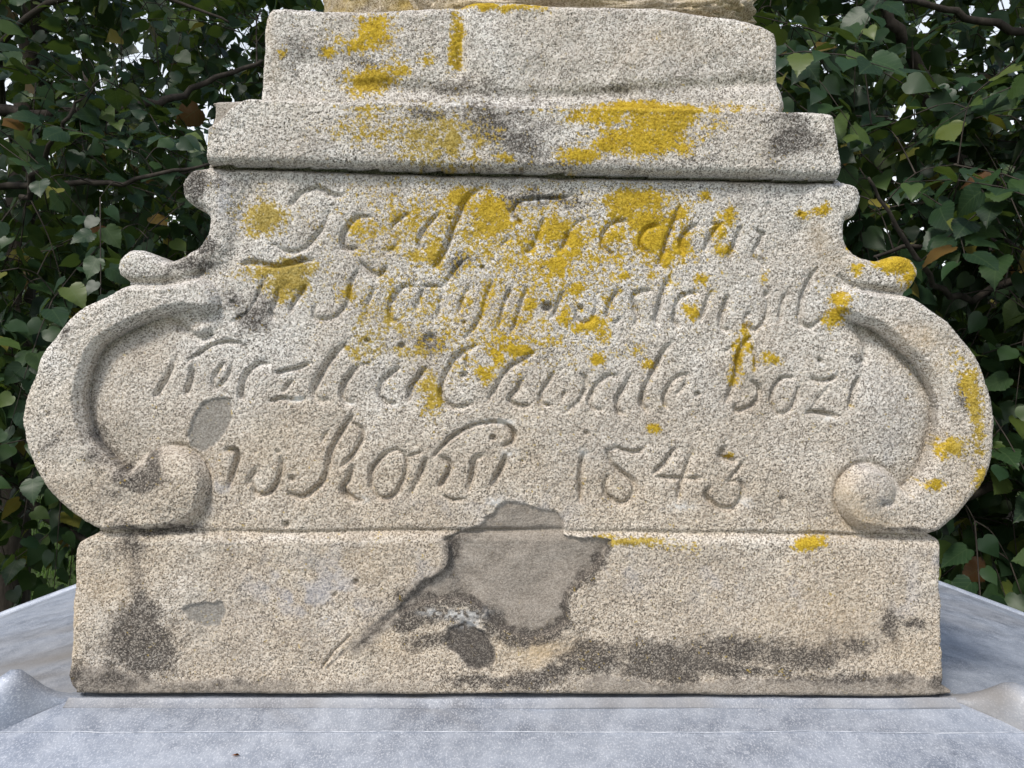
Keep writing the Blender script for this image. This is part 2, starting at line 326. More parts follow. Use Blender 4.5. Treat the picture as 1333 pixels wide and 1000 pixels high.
LINES.append([
 (8, 1., [(294.5,585),(306.5,586.5),(308,598.5),(302,618),(297.5,637.5)]), (8, .95, [(332,613),(327,620),(321.5,631.5)]),
 (7, 1.1, [(327,622),(329,634.5),(333.5,643.5),(344,644),(354.5,637.5),(362,624),(366.5,604.5),(365,597)]),
 (5, .6, [(425,562.5),(417.5,576)]), (9, 1., [(458,541.5),(449,555),(440,568.5),(429.5,591),(426.5,607.5),(420.5,625.5),(408.5,637.5),(393.5,647),(377,643.5)]),
 (6, 1.1, [(458,550.5),(470,558),(471.5,570),(464,585),(452,600),(444.5,607.5)]), (9, 1.05, [(458,607.5),(453.5,624),(446,636),(453.5,646.5),(468.5,652.5)]),
 (7, 1., [(526,589.5),(513,586),(498,594.5),(485,611),(483,629),(490,644),(501,649),(513,644),(524.5,626),(530,606),(526,589.5)]), (4, .8, [(530,594.5),(549,588)]),
 (9, 1., [(554,598),(547.5,616),(539,634),(536,644)]), (8, .95, [(572,594.5),(585.5,602.5),(584,614),(575.5,629),(570.5,632.5)]), (4, .8, [(577,645.5),(589,650.5),(605,649)]),
 (9, 1.1, [(628.5,593),(618.5,598),(615,616),(610,639)]), (9, 1., [(658,594.5),(655,604),(645,622.5),(640,632.5)]),
 (6, 1.15, [(565.5,593),(575.5,581),(592,566.5),(612,555),(635,550),(655,551),(668,561.5),(668,573),(655,581)]),
 (8, 1.0, [(760,590.5),(756,617.5),(756,652)]),
 (8, 1.05, [(790.5,587),(796,601.5),(810,616),(823,625),(826.5,637.5),(819,650),(808.5,655.5),(794,648),(787,634),(792,619.5)]), (6, .8, [(793,588),(803,583),(812,586),(826.5,589),(837,585)]),
 (7, .95, [(878.5,586),(875,589),(866,601.5),(851.5,616)]), (6, 1., [(855,621),(889.5,623),(913,622)]), (8, 1., [(900,592.5),(893,612),(886,632),(882,652)]),
 (9, 1.4, [(943.5,583.5),(940,594),(956,599.5)]), (5, .9, [(967,603),(958,616),(949,626),(961,627)]),
 (8, 1.1, [(961.5,626.5),(968.5,634),(965,650),(954,661),(938,661),(924,651),(919,642),(925,635)])])
PITS = [(712.5,399,8,12),(756,400,5,7),(522,449.5,5,9),(478,443.5,4,5),(603.5,488.5,6,7),(908,513,5,6),(362,588,4,4),(380,623,5,6),(641.5,569.5,5,8),(763.5,563.5,4,5),
        (975,409,4,5),(998.5,383,5,6),(301.5,393,4,5),(940,592,8,8),(372,683,6,7),(1019,650,5,4),(463,758,5,6),(436,775,4,4),(1000,265,3,3),(1042,279,3,4),(628,348,4,4),
        (560,440,9,5),(680,600,4,3),(255,438,7,6),(1126,470,5,6),(604,420,4,4)]

volL = [(0,374),(165,369),(205,369),(262,360),(285,392),(270,408),(240,404),(210,410),(175,423),(130,450),(112,490),(107,520),(116,565),(138,592),(163,614),(186,596),(210,584),(240,584),(266,606),(271,640),(246,682),(150,694),(0,700)]
volR = [(1340,376),(1182,382),(1140,378),(1105,372),(1092,385),(1090,405),(1118,420),(1144,429),(1175,455),(1201,481),(1219,517),(1222,554),(1212,590),(1197,622),(1178,640),(1163,618),(1135,604),(1105,612),(1090,640),(1098,672),(1130,692),(1217,697),(1340,700)]
inL = volL[5:15]; inR = volR[6:15]; volL = catmull(volL, 4, True); volR = catmull(volR, 4, True); inL = catmull(inL, 4); inR = catmull(inR, 4)
earL = [(200,213),(285,213),(300,250),(302,300),(290,336),(262,356),(240,366),(165,367),(120,366),(140,300)]
earR = [(1130,232),(1062,232),(1050,290),(1060,330),(1085,358),(1105,371),(1140,377),(1182,381),(1220,380),(1200,310)]
spall = [(480,150),(560,130),(600,110),(650,60),(690,30),(740,35),(800,55),(860,65),(890,90),(893,148),(1060,165),(1040,220),(1000,270),(930,330),(905,370),(900,420),(910,455),(850,490),(780,515),(720,500),(650,470),(600,410),(540,380),(480,380),(430,385),(380,400),(300,440),(220,490),(150,545),(90,600),(60,620),(120,560),(180,500),(250,440),(320,390),(380,330),(400,305),(450,290),(480,260),(495,230),(490,190),(465,170)]
spall = [(400 + p[0] / 2.666, 640 + p[1] / 2.666) for p in spall]
under = [(480,470),(560,450),(620,480),(645,520),(650,590),(640,625),(560,625),(510,570),(470,530)]
under = [(400 + p[0] / 2.666, 640 + p[1] / 2.666) for p in under]
mortar1 = [(252.6,538.8),(265.8,522.3),(292,515.7),(300.5,522.3),(302,548.7),(285.6,575),(265.8,588),(251,585),(244,568.5)]
mortar2 = [(236,794),(247.5,786),(289,784),(294,797.5),(285,816),(266,818),(244,807)]
OUT = [(282,128),(420,130),(560,132),(730,137),(900,140),(1013,143),(1070,145),(1085,151),(1090,172),(1094,195),(1097,215),(1096,230),
 (1108,236),(1118,249),(1119,265),(1110,281),(1099,287),(1098,309),(1108,325),(1123,336),(1144,339.5),(1162,334),(1180.5,336),(1192,348),(1193.5,361),(1187,375),(1182,383),(1201,397),(1232.5,418.5),(1258.5,450),(1277,481),(1287,517.5),(1292,554),(1289,595.5),(1279.5,627),(1264,647.5),(1243,673.5),(1219,694),(1220,699),
 (1225,708),(1225,760),(1226,800),(1227,850),(1229,872),(1227,892),(1214,906),(900,906),(600,905),(300,904),(115,904),(97,898),(89,885),(91,860),(93,820),(96,760),(98,714),(106,703),(124,694),
 (127,687),(98,671),(72,647),(51,616),(41,590),(33,554),(35,522),(46,491),(56,460),(77,434),(103,405),(140,385),(163,369),(154,356),(154,340),(166,327),(181,325),(197,330),(212,339),(228,338),(244,330),(259,320),(268,304),(271,283),(264,273),(249,266.5),(238,257),(238,239),(249,223),(266,213),
 (267,190),(268,165),(273,150),(275,136)]
TOPO = [(338,128),(342,64),(344,30),(350,14),(365,9),(400,11),(500,12),(600,5),(640,2),(760,8),(850,9),(900,18),(970,27),(1005,38),(1012,60),(1013,100),(1013,150),(900,152),(600,152),(400,150),(338,146)]

def blobs(x, y, L, warp=1.0):
    x, y = x + warp * (fbm(x, y, 46, 611, 2) * 15 + vnoise(x, y, 11, 613) * 4), y + warp * (fbm(x, y, 46, 617, 2) * 12 + vnoise(x, y, 11, 619) * 4)
    t = np.zeros(x.shape, np.float32)
    for (cx, cy, rx, ry, s) in L:
        m = (np.abs(x - cx) < rx * 2.6) & (np.abs(y - cy) < ry * 2.6)
        if not m.any(): continue
        t[m] = np.maximum(t[m], s * np.exp(-(((x[m] - cx) / rx) ** 2 + ((y[m] - cy) / ry) ** 2) * 0.7))
    return t
LICHEN = [(490,42,26,20,1),(470,58,20,10,.9),(440,52,20,10,.55),(485,105,38,14,1),(520,92,20,16,.7),(592,50,9,38,1),(597,82,10,12,.8),(430,65,14,7,.8),(640,8,60,7,.9),(700,8,20,4,.6),(365,66,8,6,.6),(560,75,12,10,.5),
 (570,178,66,34,.66),(590,182,15,30,.95),(490,168,55,26,.56),(655,205,13,7,.9),(630,183,12,8,.7),(622,165,9,6,.6),(560,205,20,8,.5),(840,143,112,8,.95),(780,152,45,12,.85),(860,158,50,16,1),(835,182,58,20,1),(760,202,26,12,1),(790,190,30,16,.9),(890,195,14,10,.7),(930,165,20,14,.5),(480,140,40,6,.6),
 (343,285,30,22,1),(328,295,14,14,.8),(372,352,46,14,1),(372,368,30,16,1),(365,382,14,12,.8),(395,376,10,10,.7),(470,300,24,24,.52),(462,296,14,16,.85),(600,256,20,14,1),(612,275,26,26,.66),(640,275,24,22,.95),(650,290,18,18,.9),(622,300,30,20,.7),(565,325,16,24,.8),(545,335,30,16,.6),(510,325,30,12,.6),(725,302,24,20,.95),(735,330,18,10,.8),(724,344,18,12,1),(752,318,24,16,.75),
 (830,262,46,17,1.05),(810,275,30,18,.9),(845,290,34,20,.95),(800,306,24,16,.8),(850,312,26,20,1),(866,338,14,14,1),(886,322,14,22,.85),(892,300,10,16,.75),(880,280,18,12,.8),(945,283,13,12,1),(937,300,10,14,.85),(942,325,11,9,.95),(918,257,9,7,.9),(790,340,30,14,.7),(700,345,14,12,.75),(690,325,12,10,.65),(675,310,18,14,.55),
 (720,330,170,85,.49),(640,430,140,60,.44),(560,285,120,50,.52),(520,400,80,60,.43),(752,374,16,9,.9),(766,350,14,10,.7),(812,357,10,7,.8),(735,412,12,14,.9),(770,425,24,12,.9),(785,432,14,10,.8),(690,396,10,12,.7),(666,445,24,12,.7),(902,406,11,10,1),(912,365,9,8,.95),(872,362,6,8,.7),(850,360,24,10,.55),(1085,412,15,13,.9),(1095,400,10,8,.6),(1042,280,9,8,.9),(1067,274,9,8,.9),(1100,300,6,5,.6),(992,367,7,8,.6),(975,440,7,18,.9),(965,462,7,24,.95),(957,490,6,16,.8),(1004,468,10,9,.9),(984,470,6,14,.6),
 (668,455,13,12,1),(684,455,9,10,.9),(650,470,14,14,.7),(635,490,14,18,.66),(556,505,14,28,.72),(560,530,12,16,.7),(572,515,6,22,.8),(590,480,10,16,.5),(540,455,30,12,.6),(480,440,24,30,.55),(462,462,10,14,.7),(850,557,9,6,.85),(846,474,9,8,.8),(782,466,8,8,.9),(830,455,14,12,.6),(700,440,40,10,.5),(640,375,20,16,.5),
 (508,410,8,18,.8),(518,420,10,6,.7),(632,400,8,14,.8),(605,395,12,10,.6),(455,380,8,14,.7),(478,400,16,30,.5),(590,378,16,8,.6),(955,595,7,5,.9),
 (1258,495,14,18,1),(1266,520,12,30,.9),(1272,560,9,40,.62),(1240,577,22,11,.95),(1222,585,10,10,.7),(1210,629,11,7,.95),(1270,622,10,24,.7),(1252,588,10,8,.6),(1165,345,26,13,1.05),(1182,360,14,16,.9),(1090,392,14,12,.9),(1116,352,8,8,.8),(1104,322,7,6,.6),(1240,470,14,16,.4),
 (1055,706,22,10,1),(1035,712,10,5,.6),(828,705,34,7,.85),(790,700,20,5,.6),(900,712,50,6,.35),(150,330,20,8,.25)]
DARK = [(175,715,16,34,.6),(1030,180,30,22,.7),(120,560,10,30,.4),(130,590,14,20,.45),(215,688,60,7,.6),(1180,690,60,6,.4),(560,150,24,6,.6),(690,200,30,16,.5),(1120,470,8,12,.4),(940,875,100,8,.6),(182,838,40,36,1.1),(190,800,22,40,.75),(178,745,20,40,.45),(170,720,30,14,.45),(185,868,40,14,.7),(188,625,30,14,.75),(205,605,14,14,.6),(160,612,14,14,.6),(150,640,40,20,.35),(262,322,16,14,.75),(245,350,50,10,.6),(252,245,16,20,.75),(295,240,24,14,.4),(330,418,24,18,.6),(340,395,14,18,.4),(300,392,14,12,.5),
 (92,430,8,6,.7),(70,575,18,12,.4),(1252,512,10,9,.85),(1178,340,9,8,.7),(1180,355,8,10,.7),(560,148,30,9,.6),(640,160,50,26,.5),(680,185,40,26,.5),(650,140,60,6,.5),(720,262,60,10,.62),(680,256,30,8,.6),(1035,175,36,26,.55),(1020,150,30,10,.5),
 (430,70,60,14,.3),(380,60,40,26,.35),(600,110,70,12,.4),(820,120,90,10,.35),(480,88,24,8,.45),(700,130,200,6,.3),(560,445,20,14,.5),(600,345,20,12,.5),
 (640,888,60,9,.8),(700,880,50,12,.75),(770,858,44,22,.8),(860,862,60,22,.75),(890,872,70,12,.8),(960,845,60,18,.6),(1050,850,70,20,.6),(1110,840,50,20,.5),(1165,820,12,26,.7),(1195,812,18,8,.6),(1100,885,120,8,.45),(1220,890,14,14,.5),
 (560,835,36,12,.55),(600,830,40,10,.6),(500,850,34,12,.35),(545,806,40,9,.7),(600,800,30,9,.8),(640,815,16,14,.9),(680,832,40,7,.9),(590,770,10,40,.35),(545,780,36,14,.5),(590,715,9,20,.6),(785,725,9,16,.6),(770,750,14,14,.5),
 (140,885,60,14,.45),(300,890,120,9,.3),(100,880,14,20,.6),(600,698,40,6,.3),(990,640,50,40,.25),(700,215,340,6,.35)]
BLUE = [(400,775,50,22,.7),(430,760,30,40,.6),(340,765,30,16,.5),(360,745,14,14,.5),(440,790,40,14,.5),(300,255,10,34,.6),(300,245,20,18,.6),(350,310,22,10,.4),(560,745,30,24,.4),(1180,770,14,34,.5),(1040,770,20,30,.4),(1210,735,12,8,.6),(820,745,30,20,.35),(930,760,30,30,.35),(280,630,14,30,.5),(620,660,80,10,.3),(1140,660,10,10,.5),(900,250,200,20,.2),(1140,600,40,30,.25),(690,670,50,16,.6)]
WARM = [(1180,440,40,16,.8),(1210,490,16,30,.8),(1100,655,14,34,.9),(1110,685,40,10,.6),(1085,340,24,20,.7),(1065,310,14,20,.6),(225,425,26,10,.5),(100,780,8,60,.8),(150,760,60,40,.3),(1070,790,60,40,.5),(710,848,44,13,1.3),(668,850,26,16,1.2),(480,740,60,30,.3),(500,840,60,20,.4),(1190,860,40,30,.4),(1000,440,60,40,.2),(360,600,80,40,.25),(850,60,60,20,.3),(980,50,40,30,.3),(350,60,8,50,.6),(130,470,40,60,.2)]
LIME = [(386,520,12,3,.9),(372,487,6,3,.7),(455,526,8,2,.7),(510,528,7,2,.8),(648,549,20,3,.8),(664,592,8,6,.6),(1082,545,10,3,.6),(705,259.5,16,2,1),(688,262,12,2,.8),(885,660,16,5,.5),(760,589,5,4,.6),(970,655,10,6,.4),(600,134,9,3,.8),(592,88,8,3,.6),(478,450,6,4,.5),(470,650,8,4,.5),(1070,475,6,3,.5),(645,652,8,6,.6),(600,800,24,5,.6),(610,812,12,6,.6),(560,798,12,4,.5)]

def stone_relief(x, y, top):
    """height towards the viewer (px) and the surface attributes"""
    und = fbm(x, y, 120, 3, 3) * 3.0 + fbm(x, y, 38, 9, 3) * 1.6
    rough_amp = np.ones(x.shape, np.float32); region = np.zeros(x.shape, np.int8)
    stroke_id = np.zeros(x.shape, np.int8); carve = np.zeros(x.shape, np.float32)
    bare = np.zeros(x.shape, np.float32); mort = np.zeros(x.shape, np.float32); dark = blobs(x, y, DARK)
    h = und
    if top:
        h = h + fbm(x, y, 70, 44, 4) * 5
        h = h - 7 * np.exp(-((y - 118 - 8 * np.sin(x / 90)) / 9) ** 2) * sstep(380, 480, x) * (0.6 + 0.4 * vnoise(x, y, 60, 5))
        d = seg_dist(x, y, [(596, 0), (598, 30), (600, 60), (597, 95)]); h = h - 3 * np.exp(-(d / 6) ** 2)
        h = h + 4 * sstep(600, 612, x) - 3 * np.exp(-(((x - 440) / 40) ** 2 + ((y - 80) / 12) ** 2))
        rough_amp *= 0.95
    else:
        gy_ = curve_at(x, gyL) + vnoise(x, y, 40, 71) * 1.2; by_ = curve_at(x, byL) + vnoise(x, y, 50, 72) * 1.3
        cor = sstep(1.0, -3.0, y - gy_); bas = sstep(-2, 16, y - by_)
        region[y < gy_] = 1; region[y > by_] = 2
        # cornice, shallow fillet along its lower edge
        h = h + cor * (H_CORN - 2.5 * np.exp(-(np.abs(y - gy_) / 9) ** 2))
        h = h + bas * H_BASE
        carve = np.maximum(carve, (15 + 3 * vnoise(x, y, 50, 75)) * np.exp(-((y - gy_ - 3.5) / 5.5) ** 2))
        carve = np.maximum(carve, 6.5 * np.exp(-((y - by_) / 3.2) ** 2) * (0.65 + 0.35 * vnoise(x, y, 70, 8)))
        mid = (1 - cor) * (1 - sstep(-4, 4, y - by_))
        for vol, inn, ear, knob, sgn in ((volL, inL, earL, (226, 634, 44), 1), (volR, inR, earR, (1128, 648, 38), -1)):
            sv = sdf(x, y, vol); reg = (sv > 0) & (region == 0); region[reg] = 3 if sgn > 0 else 4
            h = h + mid * 15 * sstep(-3, 11, sv)
            di = seg_dist(x, y, inn)
            if sgn > 0: field = sstep(330, 200, x) * sstep(395, 425, y)
            else: field = sstep(1040, 1150, x) * sstep(400, 432, y)
            field = field * (sv < 0)
            h = h - mid * field * (13 * np.exp(-(di / 42) ** 1.3) + 5 * np.exp(-di / 9))
            r = np.hypot(x - knob[0], y - knob[1]) / knob[2]
            h = h + mid * (9 if sgn > 0 else 5) * np.clip(1 - r * r, 0, 1)
            carve = np.maximum(carve, 5 * np.exp(-((sv + 1) / 5) ** 2) * sstep(2.2, 1.25, r) * sstep(0, 1, (x - knob[0]) * sgn / 20 + 0.6))
            se = sdf(x, y, ear); reg = (se > 0) & (region == 0); region[reg] = 5 if sgn > 0 else 6
            h = h + mid * 6 * sstep(-16, 12, se)
        for pts, w, dp in (([(150,367),(205,369),(240,366),(262,354)], 9, 9), ([(1190,383),(1140,378),(1108,372),(1092,358)], 8, 8), ([(320,255),(308,290),(300,330),(272,352)], 26, 4),
                           ([(1045,300),(1075,338),(1097,366)], 24, 5), ([(1098,625),(1120,606),(1148,610),(1164,630),(1160,652),(1146,656)], 9, 5), ([(215,413),(232,425),(258,440),(272,436)], 9, 7), ([(1122,424),(1130,450),(1128,470)], 10, 4)):
            d = seg_dist(x, y, catmull(pts)); carve = np.maximum(carve, dp * np.exp(-(d / (w * .55)) ** 2))
        h = h + 7 * np.exp(-(((x - 262) / 17) ** 2 + ((y - 427 + (x - 262) * .35) / 8) ** 2)) + 6 * np.exp(-(((x - 1108) / 18) ** 2 + ((y - 450) / 26) ** 2))
        # inscription, V cut and worn
        wear = 0.92 + 0.38 * vnoise(x, y, 24, 91)
        for li, strokes in enumerate(LINES):
            k = (1.0, 1.0, 1.08, 1.12)[li]
            for (w, dp, pts) in strokes:
                cp = catmull(pts, 5); xs = [p[0] for p in cp]; ys = [p[1] for p in cp]; hw = w * 0.52 + 1.0
                m = (x > min(xs) - 12) & (x < max(xs) + 12) & (y > min(ys) - 12) & (y < max(ys) + 12)
                if not m.any(): continue
                d, tl = seg_dist_t(x[m], y[m], cp); d = d + vnoise(x[m], y[m], 5, 17) * 0.6
                tp_ = 0.45 + 0.55 * np.clip(np.minimum(tl, 1 - tl) * 5.0, 0, 1) ** .7; q_ = d / (hw * (.72 + .28 * tp_))
                c = dp * k * (w * 0.62 + 4.4) * tp_ * np.clip(1 - .85 * q_ - .15 * q_ ** 4, 0, 1) ** .92 * wear[m]
                c = np.maximum(c, 1.1 * np.exp(-(d / (hw * 1.5)) ** 2))
                carve[m] = np.maximum(carve[m], c); s = stroke_id[m]; s[d < hw] = li + 1; stroke_id[m] = s
        for (cx, cy, r, dp) in PITS:
            q = np.hypot(x - cx, (y - cy) * 1.1) / r; carve = np.maximum(carve, dp * np.clip(1 - q ** 3, 0, 1))
        # broken-out hollow, hollow below it, repair mortar
        ss = sdf(x, y, spall) + vnoise(x, y, 9, 23) * 2.2 + vnoise(x, y, 3.5, 24) * 1.0
        m = sstep(-0.5, 3.5, ss); edge = sstep(660, 720, y)
        h = h - m * (3 + 6.5 * edge + 1.5 * np.minimum(ss, 30) / 30) * (.1 + .9 * sstep(470, 610, x)); bare = np.maximum(bare, m); stroke_id[(m > .5)] = 9
        rough_amp = rough_amp * (1 - 0.62 * m); h = h + m * (0.7 * fbm(x * 0.4, y, 9, 29, 3) + 1.6 * fbm(x, y, 30, 30, 2))
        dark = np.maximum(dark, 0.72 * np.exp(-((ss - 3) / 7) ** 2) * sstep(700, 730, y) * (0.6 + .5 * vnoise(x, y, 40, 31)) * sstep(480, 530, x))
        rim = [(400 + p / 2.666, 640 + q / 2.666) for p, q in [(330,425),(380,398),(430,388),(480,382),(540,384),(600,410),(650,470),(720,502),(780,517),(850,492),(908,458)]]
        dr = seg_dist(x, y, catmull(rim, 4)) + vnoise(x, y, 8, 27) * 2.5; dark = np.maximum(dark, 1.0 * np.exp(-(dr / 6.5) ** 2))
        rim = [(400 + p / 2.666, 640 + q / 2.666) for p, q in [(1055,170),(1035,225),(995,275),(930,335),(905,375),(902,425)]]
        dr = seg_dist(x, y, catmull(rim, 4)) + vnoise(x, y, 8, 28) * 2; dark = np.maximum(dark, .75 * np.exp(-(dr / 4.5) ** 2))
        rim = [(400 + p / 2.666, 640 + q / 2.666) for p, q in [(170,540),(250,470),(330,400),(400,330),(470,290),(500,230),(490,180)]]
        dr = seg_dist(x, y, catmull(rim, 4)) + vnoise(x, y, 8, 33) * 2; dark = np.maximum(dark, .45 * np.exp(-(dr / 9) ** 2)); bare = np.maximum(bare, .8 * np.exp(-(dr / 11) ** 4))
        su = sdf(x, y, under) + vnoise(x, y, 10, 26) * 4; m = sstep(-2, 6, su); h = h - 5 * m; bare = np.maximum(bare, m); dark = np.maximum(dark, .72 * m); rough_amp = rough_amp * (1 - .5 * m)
        for mp in (mortar1, mortar2):
            sm = sdf(x, y, mp) + vnoise(x, y, 6, 37) * 1.6; m = sstep(-1.5, 2.5, sm); mort = np.maximum(mort, m); h = h - 3.2 * m; rough_amp = rough_amp * (1 - 0.5 * m); stroke_id[m > .5] = 8
        crack = seg_dist(x, y, [(420, 868), (434, 848), (440, 842), (455, 828)]); carve = np.maximum(carve, 5 * np.exp(-(crack / 1.6) ** 2))
        # ragged mortar smear along the foot
        foot = sstep(-3, 3, y - (885 + 14 * fbm(x, y, 46, 53, 4) - 5 * sstep(1000, 1200, x) - 12 * np.exp(-((x - 120) / 60) ** 2)))
        h = h + 1.1 * foot; bare = np.maximum(bare, foot * sstep(1.2, .2, fbm(x, y, 130, 58, 2) + .6 * (x > 560) * (x < 760))*.85); rough_amp = rough_amp * (1 - .35 * foot)
        chip = sdf(x, y, [(262, 120), (320, 127), (300, 140), (283, 158), (262, 170)]); m = sstep(-2, 3, chip); h = h - 8 * m; bare = np.maximum(bare, m * .8); rough_amp = rough_amp * (1 - .5 * m)
    n1 = fbm(x, y, 14, 61, 3); n2 = vnoise(x, y, 4.0, 62)
    raw = blobs(x, y, LICHEN, .45)
    lich = sstep(0.36, 0.62, raw + n1 * 0.26 + n2 * 0.18 + vnoise(x, y, 2.0, 63) * 0.30 + rng.normal(0, .07, x.shape)) * (1 - 0.8 * bare)
    olive = np.clip(blobs(x, y, [(343,285,40,34,1),(372,360,60,34,1),(570,178,90,50,.9),(480,440,60,60,.8),(560,505,30,50,.6),(520,330,80,60,.5),(828,705,60,14,.6),(1268,560,20,90,.6)]) + fbm(x, y, 60, 66, 2) * .25, 0, 1)
    dark = sstep(0.16, 0.72, dark * 1.3 + n1 * 0.22 + n2 * 0.12 + fbm(x, y, 40, 68, 2) * .12)
    fine = rng.normal(0, 1, x.shape).astype(np.float32)
    grain = vnoise(x, y, 2.0, 81) * 1.0 + vnoise(x, y, 3.4, 82) * 0.45 + fine * 0.40
    grain = np.where(grain < -0.7, grain * 1.5, grain)
    rosette = (np.abs(vnoise(x, y, 4.0, 84)) * 1.0 + 0.5) * lich * sstep(.5, .95, raw)
    h = h - carve + grain * 0.60 * rough_amp * (1 - 0.3 * lich) + rosette + np.minimum(fbm(x, y, 9, 85, 2), 0.1) * 0.55 * rough_amp
    pale = np.clip(sstep(720, 360, y + 60 * fbm(x, y, 150, 92, 2)) * .9 + fbm(x, y, 60, 93, 3) * .4 + blobs(x, y, [(1165,560,45,70,.7),(190,780,60,40,.5),(600,705,500,6,.4),(260,860,120,20,.3)]), 0, 1)
    A = dict(lichen=lich, olive=olive, dark=dark, bare=bare, mortar=mort, pale=pale,
             blue=np.clip(blobs(x, y, BLUE) * sstep(-.25, .35, fbm(x, y, 16, 95, 3)), 0, 1), warm=np.clip(blobs(x, y, WARM) * (0.7 + .6 * fbm(x, y, 30, 96, 3)), 0, 1),
             lime=np.clip(blobs(x, y, LIME, .12) * sstep(-.5, .3, vnoise(x, y, 4, 97)), 0, 1))
    return h.astype(np.float32), A, region, stroke_id

def build_relief(outline, step, edge_r, depth, top, base_off):
    pts = catmull(outline, 4, True)
    pa = np.array(pts); px = pa[:, 0] + vnoise(pa[:, 0], pa[:, 1], 22, 201) * 1.3 + vnoise(pa[:, 0], pa[:, 1], 7, 202) * .7
    py = pa[:, 1] + vnoise(pa[:, 0], pa[:, 1], 22, 203) * 1.3 + vnoise(pa[:, 0], pa[:, 1], 7, 204) * .7
    pts = list(zip(px, py))
    xs = np.arange(px.min() - 3, px.max() + 3 + step, step); ys = np.arange(py.min() - 3, py.max() + 3 + step, step)
    X, Y = np.meshgrid(xs, ys); w = len(xs); hh = len(ys)
    cx = X[:-1, :-1] + step / 2; cy = Y[:-1, :-1] + step / 2
    keep = inside(cx, cy, pts)
    ii, jj = np.meshgrid(np.arange(w - 1), np.arange(hh - 1)); a = (jj * w + ii)[keep]
    quads = np.stack([a, a + w, a + w + 1, a + 1], 1)           # seen from the front (y down in pixels)
    used = np.unique(quads); remap = -np.ones(w * hh, int); remap[used] = np.arange(len(used)); quads = remap[quads]
    x = X.ravel()[used].astype(np.float32); y = Y.ravel()[used].astype(np.float32)
    # boundary edges, snapped to the traced outline
    e = np.concatenate([quads[:, [0, 1]], quads[:, [1, 2]], quads[:, [2, 3]], quads[:, [3, 0]]])
    key = e[:, 0].astype(np.int64) * len(used) + e[:, 1]; rkey = e[:, 1].astype(np.int64) * len(used) + e[:, 0]
    be = e[~np.isin(key, rkey)]; bv = np.unique(be)
    qx, qy = nearest_on(x[bv].astype(float), y[bv].astype(float), pts); x[bv] = qx; y[bv] = qy
    d = seg_dist(x, y, pts, True); d[bv] = 0
    h, A, region, sid = stone_relief(x, y, top)
    rr = edge_r * (1 + .35 * vnoise(x, y, 60, 301)) if top else np.where((region == 1) | (region == 2), edge_r * .75, edge_r * 1.35) * (1 + .3 * vnoise(x, y, 60, 301))
    rr = np.maximum(rr, 3); t = np.clip(1 - d / rr, 0, 1); drop = rr * (1 - np.sqrt(np.clip(1 - t * t, 0, 1)))
    h = h - drop + (base_off if top else 0)
    hn = np.zeros(x.shape, np.float32) + (base_off if top else 0)
    if not top: hn = np.where(y < curve_at(x, gyL), H_CORN, 0) + sstep(0, 20, y - curve_at(x, byL)) * H_BASE + ((region == 3) | (region == 4)) * 6.0
    k = 1 - hn * S / D
    V = np.stack([(x - 666.5) * S * k, -h * S, CZ + (500 - y) * S * k], 1)
    # sides: rings running back from the outline
    rings = [-8 - 0 * h, -30 + 0 * h, -90 + 0 * h, -depth * .5 + 0 * h, -depth + 0 * h]
    nb = len(bv); bmap = -np.ones(len(x), int); bmap[bv] = np.arange(nb)
    allV = [V]; allA = {kk: [vv] for kk, vv in A.items()}; prev = bv.copy(); faces = [quads]; reg = [region[quads[:, 0]]]; sub = [sid[quads[:, 0]]]
    base = len(V); bi = bmap[be]
    breg = region[be[:, 0]]
    for r_i, rg in enumerate(rings):
        tgt = np.minimum(rg[bv] + vnoise(x[bv], y[bv], 10, 400 + r_i) * 2, h[bv] - 3 - r_i) + (base_off if top else 0)
        nxx = vnoise(x[bv] + r_i * 37, y[bv], 16, 410 + r_i) * 1.5 * (r_i > 0)
        nv = np.stack([V[bv, 0] + nxx * S, -tgt * S, V[bv, 2] + nxx[::-1] * S * .4], 1)
        cur = np.arange(base, base + nb); allV.append(nv)
        for kk in allA: allA[kk].append(A[kk][bv] * (0.8 if kk != 'lichen' else 1.0))
        q = np.stack([be[:, 1] if r_i == 0 else prev[bi[:, 1]], be[:, 0] if r_i == 0 else prev[bi[:, 0]], cur[bi[:, 0]], cur[bi[:, 1]]], 1)
        faces.append(q); reg.append(breg); sub.append(np.zeros(len(q), np.int8)); prev = cur; base += nb
    V = np.concatenate(allV); A = {kk: np.concatenate(vv) for kk, vv in allA.items()}
    # flat back: fan to a line of centre points, one per vertex, kept simple with quads to the mid axis
    Q = np.concatenate(faces); reg = np.concatenate(reg); sub = np.concatenate(sub)
    fn = np.cross(V[Q[:, 2]] - V[Q[:, 0]], V[Q[:, 3]] - V[Q[:, 1]])
    nrm = np.zeros_like(V)
    for k4 in range(4): np.add.at(nrm, Q[:, k4], fn)
    nrm /= np.linalg.norm(nrm, axis=1, keepdims=True) + 1e-12
    lic = A['lichen'][Q].mean(1)
    return V, Q, nrm, A, reg, sub, lic, prev

def emit(name, V, Q, nrm, A, sel, origin, parent):
    q = Q[sel]
    if len(q) == 0: return None
    used, inv = np.unique(q, return_inverse=True)
    me = np_mesh(name, V[used] - origin, inv.reshape(q.shape), nrm[used], {k: v[used] for k, v in A.items()})
    return link(name, me, parent, STONE)

